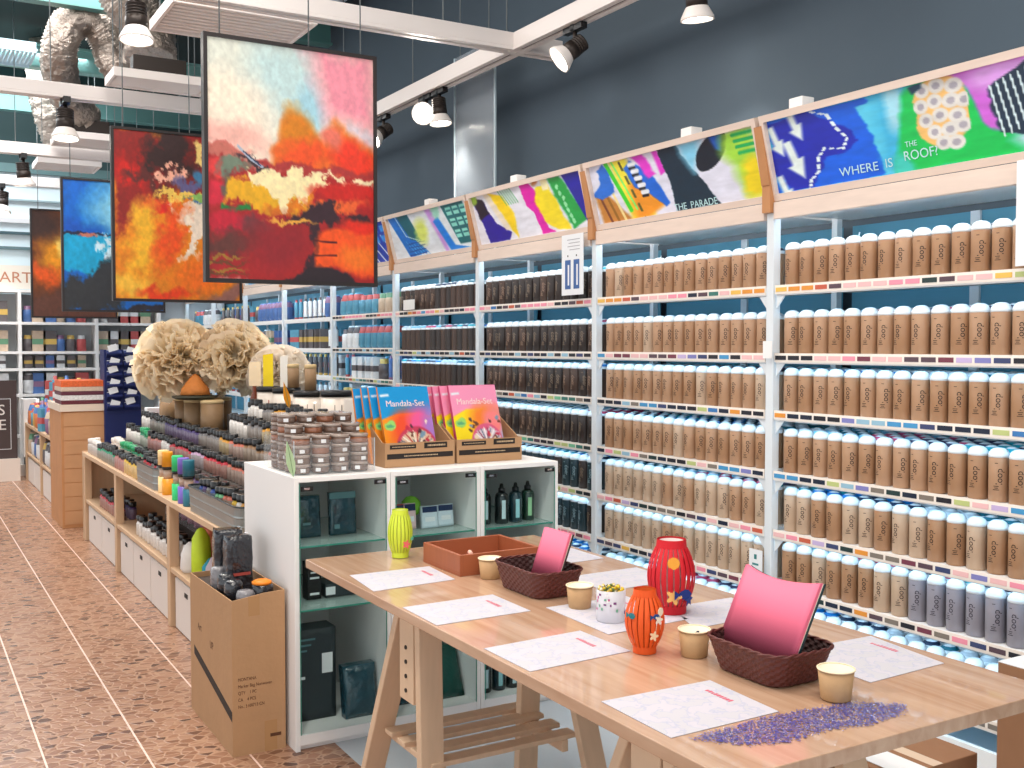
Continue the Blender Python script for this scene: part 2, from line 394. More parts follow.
def art_D():
    c = Canvas(170, 52, (226, 232, 238)); c.asp = 3.6
    c.poly([(0, 0), (.12, 0), (.3, .6), (.45, .95), (.2, 1.02), (.12, .6)], (0, 110, 205), .01)
    c.poly([(.12, 0), (.27, 0), (.36, .5), (.4, .7), (.25, .6)], (10, 96, 110), .01)
    c.line([(.1, .0), (.2, .5), (.32, .62), (.46, .72)], .02, (190, 225, 235))
    for k in range(5): c.line([(.18+k*.05, .62+.05*k), (.3+k*.04, 1)], .016, (80, 180, 235))
    for k in range(4): c.line([(.2, .7+.09*k), (.42, .68+.09*k)], .014, (12, 60, 150))
    c.ell(.4, .45, .08, .28, (225, 238, 110), .8)
    c.poly([(.5, 0), (.58, 0), (.68, .7), (.7, 1), (.66, 1)], (205, 150, 225), .03)
    c.poly([(.58, .3), (.64, .2), (.78, .9), (.95, 1), (.72, 1)], (0, 125, 225), .02)
    c.poly([(.7, 0), (.95, 0), (1, .5), (1, .9), (.84, .9)], (10, 105, 112), .01)
    for i in range(3):
        for j in range(3):
            u = .745+i*.08+j*.03; v = .14+j*.26
            c.poly([(u, v-.08), (u+.06, v-.08), (u+.075, v+.1), (u+.015, v+.1)], (140, 220, 205), .006)
            c.line([(u+.015, v), (u+.06, v)], .025, (10, 105, 112))
    c.ell(.63, .1, .05, .15, (160, 222, 200), .6)
    return c
def art_E():
    c = Canvas(150, 46, (30, 60, 175)); c.asp = 3.6
    for k in range(12): c.line([(k*.1-.2, .35), (k*.1, 1)], .03, (225, 235, 245))
    for i in range(4):
        for j in range(2): c.poly([(.6+i*.1, .1+j*.25), (.66+i*.1, .1+j*.25), (.68+i*.1, .26+j*.25), (.62+i*.1, .26+j*.25)], (60, 150, 230), .02)
    c.ell(.2, .1, .15, .2, (50, 170, 180), .4)
    return c
def art_F():
    c = Canvas(110, 36, (210, 225, 235)); c.asp = 3.6
    c.poly([(0, 0), (.3, 0), (.4, 1), (.1, 1)], (60, 160, 215), .02, .03); c.poly([(.5, 0), (.8, 0), (.9, 1), (.6, 1)], (90, 120, 190), .02, .03)
    return c
ARTS = [art_A, art_B, art_C, art_D, art_E, art_F, art_F, art_F, art_F]
HL = ['under the WHERE IS ROOF panel', 'under the PARADE panel', 'under the magenta and green panel', 'under the keypad panel']
HEADS = ['white steel shelving bay of tan cans under the blue and green WHERE IS ROOF board',
         'white steel shelving bay of tan cans topped by a PARADE painted board with black oval',
         'white steel shelving bay of dark cans topped by a yellow, magenta and navy painted board',
         'white steel shelving bay of dark cans topped by a blue board with teal keypad squares',
         'white steel shelving bay of mixed stock topped by a dark blue striped board',
         'white steel shelving bay of bottles, second bay beyond the dark cans',
         'white steel shelving bay of packets, third bay beyond the dark cans',
         'white steel shelving bay of packets, fourth bay beyond the dark cans',
         'white steel shelving bay in the far corner against the back wall']
chipcols = [(236, 190, 90), (228, 150, 60), (200, 96, 70), (90, 70, 80), (238, 190, 190), (240, 150, 170), (120, 60, 76), (200, 180, 220), (130, 130, 190), (60, 70, 110), (60, 120, 180), (30, 40, 60), (36, 36, 44), (150, 190, 210), (70, 150, 200), (130, 120, 110), (40, 60, 60), (190, 200, 130), (120, 190, 150), (60, 120, 110)]
CH = [M('price_chip_%d' % i, c, .5) for i, c in enumerate(chipcols)]
strip_w = M('label_strip', (246, 236, 226), .5)
# chip palettes per row, roughly following the photo (warm on top, blue in the middle, grey-violet low)
PALS = [[0, 1, 1, 2, 3, 4, 4, 4, 5, 5, 6, 3, 4, 4], [12, 12, 12, 4, 4, 5, 6, 4, 4, 3, 3, 6, 7, 8, 9], [10, 11, 11, 12, 12, 11, 13, 13, 14, 14, 9, 11, 11, 12, 17], [14, 14, 11, 11, 17, 13, 8, 15, 16, 11, 12, 12, 17, 4, 15], [4, 5, 2, 7, 9, 16, 16, 15, 15, 6, 3, 9, 4, 15], [5, 9, 3, 9, 11, 11, 12, 9, 15, 15, 6, 15], [15]*12]
PALD = [[5, 5, 4, 12, 12, 3, 2, 5, 5, 5], [13, 12, 9, 12, 11, 13, 12], [17, 13, 19, 19, 15, 12], [17, 17, 18, 19, 16, 12, 12], [17, 4, 17, 16, 12], [5, 5, 5, 6, 5], [15]*9]
backm = M('teal_back_panel', (92, 158, 184), .6)
for bi in range(9):
    y0 = P0+bi*PITCH; y1 = y0+PITCH
    t = thing('shelving_bay', HEADS[bi], 'shelving', (FX, y0, 0))
    def L(mb, name, mats, parent=t, bevel=0):
        mb.v = [(x-FX, y-y0, z) for x, y, z in mb.v]; return mb.build(name, mats, parent, bevel)
    # front post at the far side of the bay (the near one belongs to the bay before)
    for yy, nm in ([(y0, 'post'), (y1, 'post')] if bi == 0 else [(y1, 'post')]):
        L(MB().box(FX-.02, yy-.02, 0, FX+.02, yy+.02, 1.99).box(FX-.05, yy-.03, 0, FX+.03, yy+.03, .02), nm, steel, bevel=.003)
        L(MB().box(FX-.045, yy-.022, 1.99, FX+.02, yy+.022, 2.1).prism([(FX-.05, 2.1), (FX+.02, 2.1), (FX-.03, 2.33), (FX-.095, 2.33)], yy-.022, yy+.022, f=lambda x, z, y: (x, y, z)), 'wooden_post_top', plyd)
        L(MB().box(FX+.35, yy-.015, 0, FX+.38, yy+.015, 2.0), 'back_post', steel)
    ym = (y0+y1)/2
    L(MB().box(WX-.062, ym-.02, .1, WX-.0505, ym+.02, 1.96), 'wall_rail', steel)
    ya, yb = y0+.027, y1-.027
    nsh = SH if bi < 4 else [1.69, 1.43, 1.2, .96, .7, .4]
    for k, z in enumerate(nsh):
        s = L(MB().box(FX, ya, z-.013, WX-.063, yb, z).box(FX-.012, ya, z-.036, FX, yb, z-.001), 'shelf', white, bevel=.0015)
        if bi < 5:
            m = MB().box(FX-.017, ya, z-.03, FX-.0125, yb, z+.006, 0)
            pal = (PALS if bi < 2 else PALD)[min(k, 6)]; n = 17; rr = random.Random(bi*10+k); step = (yb-ya)/n; off = rr.randrange(4) if bi else 0
            for q in range(n):
                yc = yb-(q+.5)*step; c = pal[(q+off) % len(pal)] if rr.random() < .85 else rr.randrange(20)
                m.box(FX-.019, yc-step*.42, z-.021, FX-.0172, yc+step*.42, z-.004, 1+c)
            L(m, 'label_strip', [strip_w]+CH, s)
        L(MB().box(FX+.004, ya+.01, z-.026, FX+.014, yb-.01, z-.0135), 'light_strip', led, s)
        for yy, sg in ((ya, 1), (yb, -1)):
            g = MB().prism([(yy, z-.037), (yy+sg*.045, z-.037), (yy, z-.09)], FX-.008, FX-.003, f=lambda y, zz, x: (x, y, zz)); L(g, 'bracket', steel, s)
    L(MB().box(WX-.05, ya, .02, WX-.045, yb, 1.96), 'back_panel', backm)
    # base plinth
    L(MB().box(FX+.01, ya, 0, FX+.03, yb, .10), 'plinth', white)
    # canopy and valance
    c = L(MB().box(FX-.0, ya, 1.985, WX-.06, yb, 2.0), 'canopy', white)
    L(MB().box(FX-.0045, ya+.02, 1.964, FX+.0045, yb-.02, 1.974), 'light_strip', ledc, c)
    L(MB().box(FX-.03, ya, 1.962, FX-.005, yb, 2.03), 'valance', ply, bevel=.002)
    # header frame and painted board
    PF = header_point(y1-.012, PITCH-.024)
    n = Vector((PF(0, 1))) - Vector((PF(0, 0))); n.normalize(); nn = Vector((-abs(n.z), 0, n.x if n.x < 0 else -n.x)); nn = Vector((n.z, 0, -n.x)).normalized()
    if nn.x > 0: nn = -nn
    def F(u, v, d): return tuple(Vector(PF(u, v))+nn*d)
    m = MB()
    def slab(u0, u1, v0, v1, d0, d1):
        b = len(m.v)
        for d in (d0, d1):
            for (u, v) in ((u0, v0), (u1, v0), (u1, v1), (u0, v1)): m.v.append(F(u, v, d))
        for q in [(0, 3, 2, 1), (4, 5, 6, 7), (0, 1, 5, 4), (1, 2, 6, 5), (2, 3, 7, 6), (3, 0, 4, 7)]: m.f.append([b+i for i in q]); m.m.append(0); m.s.append(False)
    slab(0, 1, -.02, 1.05, -.03, -.012)
    slab(0, 1, -.06, .03, -.012, .012); slab(0, 1, .97, 1.06, -.012, .012)
    slab(0, .018, .03, .97, -.012, .012); slab(.982, 1, .03, .97, -.012, .012)
    fr = L(m, 'header_frame', ply)
    yk = [2.974, 3.626, 5.121, 6.238][bi] if bi < 4 else ym
    m = MB().box(FX-.085, yk-.035, 2.37, FX-.02, yk+.035, 2.41, 0)
    L(m, 'mounting_block', white, bevel=.003)
    cv = ARTS[bi](); cv.grain(.16, 14)
    o = cv.build('painted_board', lambda u, v: tuple(Vector(F(.018+u*.964, .03+v*.94, -.008))-Vector((FX, y0, 0))), fr, PH)
    def on_board(u, v, size, sx, slant):
        def f(x, y, z):
            return tuple(Vector(F(u+x*sx/(PITCH), v-(y-slant*x)/.31, -.0055+z))-Vector((FX, y0, 0)))
        return f
    if bi == 0:
        M('white_ink', (190, 228, 232), .5)
        for wd, sz, uu, vv, sx in (('WHERE', .046, .358, .85, 1.2), ('IS', .046, .47, .84, 1.1), ('ROOF?', .048, .582, .80, 1.0), ('THE', .028, .555, .67, 1.0)):
            m = MB(); add_text(m, wd, sz, on_board(uu, vv, .05, sx, 0), 0)
            m.build('painted_word', MATS['white_ink'], fr)
    if bi == 1:
        for wd, uu in (('THE', .54), ('PARADE', .67)):
            m = MB(); add_text(m, wd, .045, on_board(uu, .92, .05, 1.1, 0), 0)
            m.build('painted_word', MATS['white_ink'], fr)
    # hooks of clear wire on the first shelf
    if bi < 2:
        h = MB().tube([(FX+.2, ya+1.0-.045*math.cos(a), 1.90-.03*math.sin(a)-.012*a) for a in [0, .6, 1.2, 1.8, 2.4, 3.0, 3.6, 4.2]], .0025, 6)
        L(h, 'wire_hook', M('clear_wire', (230, 240, 245), .2), c)

# ---------------------------------------------------------------- spray cans
capm = M('milky_cap', (240, 246, 250), .25, coat=.5)
def can_mesh(name, col, inkc, deep=False, n=18, words=True):
    m = MB()
    m.lathe([(.029, 0), (.0325, .003), (.0325, .147), (.030, .152), (.024, .156)], n, 0, cap1=True)
    if words:
        def f(x, y, z):
            th = PI+.35-y/.0325*1.0; r = .0330+z; return (r*math.cos(th), r*math.sin(th), .085+x)
        add_text(m, 'loop', .030, f, 1, .0004)
        for k, (w2, zz) in enumerate([(.016, .052), (.012, .046), (.02, .040), (.01, .128)]):
            b = len(m.v)
            for j in range(5):
                th = PI+.05+(j/4-.5)*w2/.0325
                for dz in (0, .0022): m.v.append((.0329*math.cos(th), .0329*math.sin(th), zz+dz))
            for j in range(4): m.f.append([b+2*j, b+2*j+1, b+2*j+3, b+2*j+2]); m.m.append(1); m.s.append(False)
    mats = [M(name, col, .42, .0 if not deep else .2, noise=.08, scale=30, coat=.2), M(name+'_ink', inkc, .5)]
    return m, mats
CAPP = [(.0325, .147), (.0335, .1475), (.0335, .156), (.031, .163), (.026, .171), (.017, .177), (.006, .179)]
def cap_mb(n=18): return MB().lathe(CAPP, n, 0, cap0=False)
KINDS = {
 'tan': ('can_tan', (172, 130, 96), (36, 26, 20), 'tan spray can'),
 'tan2': ('can_tan_b', (182, 142, 110), (40, 30, 26), 'tan spray can'),
 'pale': ('can_pale', (196, 168, 142), (60, 46, 40), 'pale tan spray can'),
 'sil': ('can_silver', (150, 146, 156), (50, 46, 60), 'grey spray can'),
 'drk': ('can_dark', (78, 60, 52), (170, 140, 120), 'dark brown spray can'),
 'drk2': ('can_dark_b', (58, 50, 48), (150, 130, 110), 'dark brown spray can'),
 'teal': ('can_teal', (36, 58, 66), (150, 180, 190), 'dark teal spray can'),
}
PR = {}
cm = cap_mb().mesh('cap', [capm])
for k, (nm, col, ic, lb) in KINDS.items():
    m, mats = can_mesh(nm, col, ic, k in ('drk', 'drk2', 'teal'))
    o = m.build('spray_can', mats); tag(o, lb, 'spray can')
    c = bpy.data.objects.new('cap', cm); COL.objects.link(c); c.parent = o; PR[k] = o
RN = ['top shelf', 'second shelf', 'third shelf', 'fourth shelf', 'fifth shelf', 'sixth shelf', 'bottom shelf']
CP = .0775; total = 0; stuffspots = []; USEDK = set()
def kind(bi, r, q):
    rr = random.random()
    if bi == 0:
        if r == 5 and q >= 8: return 'sil'
        return 'tan' if rr < .6 else ('tan2' if r < 4 else 'pale')
    if bi == 1:
        if r >= 4: return 'pale' if rr < .7 else 'tan2'
        return 'tan2' if rr < .6 else ('tan' if rr < .9 else 'pale')
    if r >= 4: return 'teal' if rr < .7 else 'drk2'
    return 'drk' if rr < .45 else 'drk2'
for bi in range(4):
    yl = P0+(bi+1)*PITCH-.027-.04            # leftmost can in the photo is the farthest
    for r in range(7):
        for q in range(15):
            y = yl-q*CP
            if bi == 0 and y < 2.02: continue
            x = FX+.045+random.uniform(-.003, .004)
            k = kind(bi, r, q)
            if total < 300 and not (bi == 2 and r > 5):
                total += 1
                lab = '%s, %s from left, %s %s' % (KINDS[k][3], ORD[q], RN[r], HL[bi])
                place_to = (x, y+random.uniform(-.002, .002), SH[r]+.0005)
                g = 'spray cans in the front row of the %s %s' % (RN[r], HL[bi])
                o = PR[k]; rz = random.uniform(-.45, .45)
                if k not in USEDK:
                    USEDK.add(k); o.location = place_to; o.rotation_euler = (0, 0, rz); tag(o, lab, 'spray can', g)
                else: dup(o, place_to, rz, lab, g)
            else: stuffspots.append((x, y, SH[r], k))
            for d in range(1, 5 if bi < 3 else 3):
                if not (r == 0 and d > 1): stuffspots.append((FX+.045+d*.075, y+random.uniform(-.004, .004), SH[r], k))
for k in KINDS:
    if k not in USEDK: bpy.data.objects.remove(PR[k].children[0]); bpy.data.objects.remove(PR[k])
# the remaining cans: second to fifth rows and the far bay, one mass
st = MB(); ks = list(KINDS); TB = [(0, 120, 200), (30, 170, 190), (60, 60, 90), (200, 70, 110), (120, 190, 220), (30, 110, 130), (190, 200, 210), (30, 50, 80)]
ringm = [M('cap_ring_%d' % i, c, .4) for i, c in enumerate(TB)]
for i, (x, y, z, k) in enumerate(stuffspots):
    st.lathe([(.0325, z), (.0325, z+.147)], 8, ks.index(k), (x, y, 0), cap0=False, cap1=False)
    # dye ring around the milky dome, its colour runs along the shelf
    ci = (int(y*4.3+z*17) + (1 if random.random() < .25 else 0)) % 8
    st.lathe([(.0335, z+.147), (.0335, z+.160), (.030, z+.166), (.022, z+.172), (.008, z+.178)], 8, 0, (x, y, 0), cap0=False, mis=[len(ks), len(ks)+1+ci, len(ks)+1+ci, len(ks), len(ks)])
so = st.build('spray_cans_behind', [MATS[KINDS[k][0]] if k in USEDK else M(KINDS[k][0], KINDS[k][1], .42) for k in ks]+[capm]+ringm)
tag(so, 'dense mass of spray cans packed behind the front rows on the wall shelves', 'spray cans', kind='stuff')

# ================================================================ CEILING: tracks, spotlights, ducts, diffusers, pipes, hanging paintings
trackm = M('track_white', (232, 224, 220), .4)
TZ = 3.2
def track(x0, y0, x1, y1, label):
    t = thing('lighting_track', label, 'light track', (x0, y0, TZ))
    d = Vector((x1-x0, y1-y0, 0)); L_ = d.length; ang = math.atan2(d.y, d.x)
    t.rotation_euler = (0, 0, ang)
    MB().box(0, -.045, .0, L_, .045, .085).build('housing', trackm, t, .004)
    MB().box(0, -.05, -.018, L_, -.012, -.0005).build('rail', trackm, t, .002)
    MB().box(0, .012, -.018, L_, .05, -.0005).build('rail', trackm, t, .002)
    MB().box(.01, -.0115, -.008, L_-.01, .0115, -.001).build('slot', dark, t)
    n = max(2, int(L_/1.3))
    for k in range(n):
        x = L_*(k+.5)/n
        MB().tube([(x, 0, .086), (x, 0, CZ-TZ)], .004, 6).build('hanging_wire', M('wire_grey', (120, 128, 130), .4), t)
    return t
track(-1.2, 5.4, 3.5, 5.4, 'nearest white lighting track running crosswise above the hanging paintings')
track(-1.2, 8.0, 3.14, 8.0, 'second white lighting track running crosswise, behind the front painting')
track(-1.2, 10.5, 3.14, 10.5, 'third white lighting track running crosswise, behind the red painting')
track(-1.2, 12.55, 3.14, 12.55, 'farthest white crosswise lighting track, close to the back wall')
def longtrack():
    t = track(3.2, 2.2, 3.2, 12.8, 'long white lighting track running lengthwise in front of the slate wall')
    for c in t.children:
        if c.name.startswith(('housing', 'rail', 'slot')): pass
    t.location.z = TZ+.001
longtrack()
def spotlight(loc, aim, label, power=14, big=1.0, real=True):
    """black track head with a flared white shade; aim = direction of the beam"""
    t = thing('track_spotlight', label, 'spotlight', loc, 0, 'track spotlights under the ceiling')
    a = Vector(aim).normalized(); R = a.to_track_quat('-Z', 'Y').to_matrix().to_4x4()
    s = big
    MB().lathe([(.028*s, -.0), (.028*s, -.03*s)], 14).box(-.02*s, -.09*s, -.035*s, .02*s, .09*s, -.0).build('track_adapter', black, t, .002)
    MB().tube([(0, 0, -.03*s), (0, 0, -.10*s)], .012*s, 8).build('stem', dark, t)
    piv = Vector((0, 0, -.12*s)); T = Matrix.Translation(piv) @ R
    mb = MB()
    prof = [(.03*s, .062*s), (.046*s, .06*s)]
    for k in range(4):
        z = .055-.014*k; prof += [(.048*s, z*s), (.048*s, (z-.008)*s), (.043*s, (z-.008)*s), (.043*s, (z-.014)*s)]
    prof += [(.05*s, -.002*s), (.05*s, -.055*s)]
    mb.lathe(prof, 20, mat=T).build('lamp_body', dark, t)
    sh = MB().lathe([(.052*s, -.0555*s), (.076*s, -.10*s), (.078*s, -.115*s), (.072*s, -.115*s), (.068*s, -.10*s), (.046*s, -.06*s)], 24, mat=T, cap0=False, cap1=False)
    shade = sh.build('shade', M('shade_white', (244, 236, 230), .35), t)
    MB().lathe([(.05*s, -.085*s), (.062*s, -.098*s)], 20, mat=T).build('lamp_glass', M('lamp_glow', (255, 246, 232), .5, emit=22), shade)
    l = bpy.data.lights.new('spot', 'SPOT'); l.energy = power; l.spot_size = 1.5; l.spot_blend = .8; l.color = (1, .93, .84); l.shadow_soft_size = .05
    lo = bpy.data.objects.new('spot', l); COL.objects.link(lo)
    lo.location = Vector(loc)+piv+a*.13*s; lo.rotation_euler = R.to_euler()
    return t
Zt = TZ-.018
spotlight((3.2, 4.78, Zt), (-.75, .25, -.62), 'white-shaded spotlight tilted left above the magenta and green painted board', 40)
spotlight((3.2, 3.78, Zt), (.12, .05, -1), 'black spotlight with white shade at the top edge, above the WHERE IS ROOF board', 40)
spotlight((3.2, 6.42, Zt), (.05, -.1, -1), 'spotlight pointing straight down beside the clear hanging panel', 30)
spotlight((3.2, 6.62, Zt), (-.6, -.75, -.25), 'glaring spotlight aimed at the camera beside the clear hanging panel', 20)
spotlight((3.2, 7.36, Zt), (-.8, -.1, -.55), 'spotlight tilted left at the right edge of the front painting', 40)
spotlight((1.045, 5.4, Zt), (-.02, -.1, -1), 'dark spotlight with lit white shade above and left of the front painting', 60, 1.05)
spotlight((1.06, 8.0, Zt), (-.02, -.1, -1), 'dark spotlight above and left of the red painting', 60, 1.2)
spotlight((1.03, 10.5, Zt), (.1, .1, -1), 'dark spotlight above the blue painting on the third track', 60, 1.2)
spotlight((1.02, 12.55, Zt), (-.1, -.1, -1), 'small dark spotlight at the left edge on the farthest track', 40, 1.3)
spotlight((2.15, 8.0, Zt), (-.15, -.45, -.9), 'added unseen spotlight behind the front painting, brightening the cream sponges', 70, 1.1)  # extra lamp added out of view to brighten the sponges
spotlight((.6, 2.6, Zt), (.4, 0, -.9), 'spotlight over the trestle table', 60)
track(-1.2, 2.6, 3.14, 2.6, 'white lighting track crossing above the trestle table')

# clear panels on wires beside the track
t = thing('acrylic_screen', 'tall clear acrylic panel hanging on wires beside the lighting track', 'panel', (3.35, 6.2, 2.0))
MB().box(-.003, -.28, .05, .003, .28, 1.42).build('pane', M('acrylic_pane', (170, 180, 190), .3, alpha=.3), t)
for yy in (-.28, .28): MB().box(-.006, yy-.006, .05, .006, yy+.006, 1.42).build('edge', M('pane_edge', (190, 208, 216), .3), t)
for yy in (-.2, .2): MB().tube([(0, yy, 1.42), (0, yy, 2.6)], .004, 6).build('hanging_wire', M('wire_grey'), t)

# silver flexible ducts
def foil():
    m = bpy.data.materials.new('foil'); m.use_nodes = True; nt = m.node_tree; b = nt.nodes['Principled BSDF']
    b.inputs['Metallic'].default_value = .9; b.inputs['Roughness'].default_value = .38
    b.inputs['Base Color'].default_value = (*rgb(172, 160, 150), 1)
    tc = nt.nodes.new('ShaderNodeTexCoord'); n = nt.nodes.new('ShaderNodeTexNoise'); n.inputs['Scale'].default_value = 14; n.inputs['Detail'].default_value = 6
    nt.links.new(tc.outputs['Object'], n.inputs['Vector'])
    bp = nt.nodes.new('ShaderNodeBump'); bp.inputs['Strength'].default_value = 1; bp.inputs['Distance'].default_value = .06
    nt.links.new(n.outputs['Fac'], bp.inputs['Height']); nt.links.new(bp.outputs[0], b.inputs['Normal']); return m
foilm = foil()
def smooth_path(pts, n=14):
    P = [Vector(pts[0])]+[Vector(p) for p in pts]+[Vector(pts[-1])]; out = []
    for i in range(1, len(P)-2):
        for k in range(n):
            t = k/n; a, b, c, d = P[i-1], P[i], P[i+1], P[i+2]
            out.append(.5*((2*b)+(c-a)*t+(2*a-5*b+4*c-d)*t*t+(3*b-a-3*c+d)*t**3))
    out.append(P[-2]); return out
def duct(pts, r, label):
    path = smooth_path(pts, 22); rr = random.Random(5)
    R_ = [r*(1+.05*(1 if j % 2 else -1)+rr.uniform(-.03, .03)) for j in range(len(path))]
    o = MB().tube(path, R_, 22, mod=lambda th, j: 1+.03*math.sin(5*th+j*.9)).build('flexible_duct', foilm)
    tag(o, label, 'air duct'); return o
duct([(1.62, 7.9, 3.52), (1.62, 7.95, 3.75), (1.45, 8.0, 3.98), (1.35, 8.0, 4.25), (1.3, 8.1, 4.58)], .17, 'crumpled silver duct bending down into the diffuser above the red painting')
duct([(1.52, 10.17, 3.49), (1.30, 9.85, 3.66), (1.22, 9.5, 3.9), (1.30, 9.45, 4.12), (1.46, 9.45, 4.18), (1.60, 9.5, 4.02), (1.66, 9.5, 3.85), (1.80, 9.5, 3.95), (1.95, 9.5, 4.3), (1.98, 9.5, 4.58)], .14, 'arched silver flexible duct hanging under the dark ceiling')
duct([(1.5, 11.7, 3.49), (1.4, 11.7, 3.8), (1.35, 11.8, 4.2), (1.4, 11.9, 4.58)], .15, 'far silver duct dropping behind the lighting tracks')
# slot diffusers
def diffuser(x, y, label, w=.7, d=.6, z=3.27):
    t = thing('slot_diffuser', label, 'air diffuser', (x, y, z))
    mb = MB()
    mb.box(0, 0, 0, w, .02, .06).box(0, d-.02, 0, w, d, .06).box(0, .02, 0, .02, d-.02, .06).box(w-.02, .02, 0, w, d-.02, .06).box(.02, .02, .045, w-.02, d-.02, .06)
    mb.build('frame', M('diffuser_white', (236, 228, 224), .5), t, .003)
    n = 9
    for k in range(n):
        y0 = .03+k*(d-.06)/n
        MB().box(.03, y0, .01, w-.03, y0+.035, .016, mat=Matrix.Translation((0, 0, 0))).build('louvre', M('diffuser_white'), t)
    MB().box(.15, .12, .0605, w-.15, d-.12, .19).build('plenum_box', dark, t, .004)
    for (a, b) in ((.05, .05), (w-.05, .05), (.05, d-.05), (w-.05, d-.05)):
        MB().tube([(a, b, .06), (a, b, CZ-z)], .004, 6).build('hanging_rod', M('wire_grey'), t)
diffuser(1.3, 5.75, 'large white slotted air diffuser behind the nearest track, above the front painting', .8, .6)
diffuser(1.3, 7.5, 'white slotted air diffuser with dark box above the red painting', .66, .35)
diffuser(1.25, 9.92, 'white slotted air diffuser above the blue painting', .6, .5)
diffuser(1.25, 11.4, 'farthest white slotted air diffuser near the back wall', .6, .5)
# ceiling beams, cable trays and pipes
for k, (y, z, c) in enumerate([(6.9, 4.3, (150, 196, 190)), (9.2, 4.2, (86, 132, 128)), (11.2, 4.15, (128, 176, 172)), (12.6, 4.0, (96, 140, 138))]):
    o = MB().box(-3.5, y, z, 3.5, y+.12, z+.02).box(-3.5, y+.05, z+.02, 3.5, y+.07, z+.22).box(-3.5, y, z+.22, 3.5, y+.12, z+.24).build('ceiling_beam', M('beam_%d' % k, c, .5))
    tag(o, ['pale green steel beam nearest under the dark ceiling', 'dark green steel beam behind the silver ducts', 'pale green steel beam before the back wall', 'lowest green steel beam along the back wall'][k], 'beam')
o = MB()
for q in range(130): o.box(-3.4+q*.035, 10.2, 4.05, -3.38+q*.035, 10.75, 4.07)
o.box(-3.5, 10.18, 4.03, 1.12, 10.2, 4.12).box(-3.5, 10.75, 4.03, 1.12, 10.77, 4.12)
tag(o.build('cable_tray', M('tray_blue', (176, 206, 220), .4)), 'pale blue perforated cable tray at the upper left under the ceiling', 'cable tray')
for k, (x, c, r) in enumerate([(3.3, (206, 222, 232), .07), (3.02, (150, 176, 190), .05)]):
    o = MB().tube([(x, -1, 4.42), (x, 13, 4.42)], r, 16).build('ceiling_pipe', M('pipe_%d' % k, c, .35))
    tag(o, ['pale pipe running lengthwise under the ceiling next to the slate wall', 'thinner grey-blue pipe running beside the pale one'][k], 'pipe')

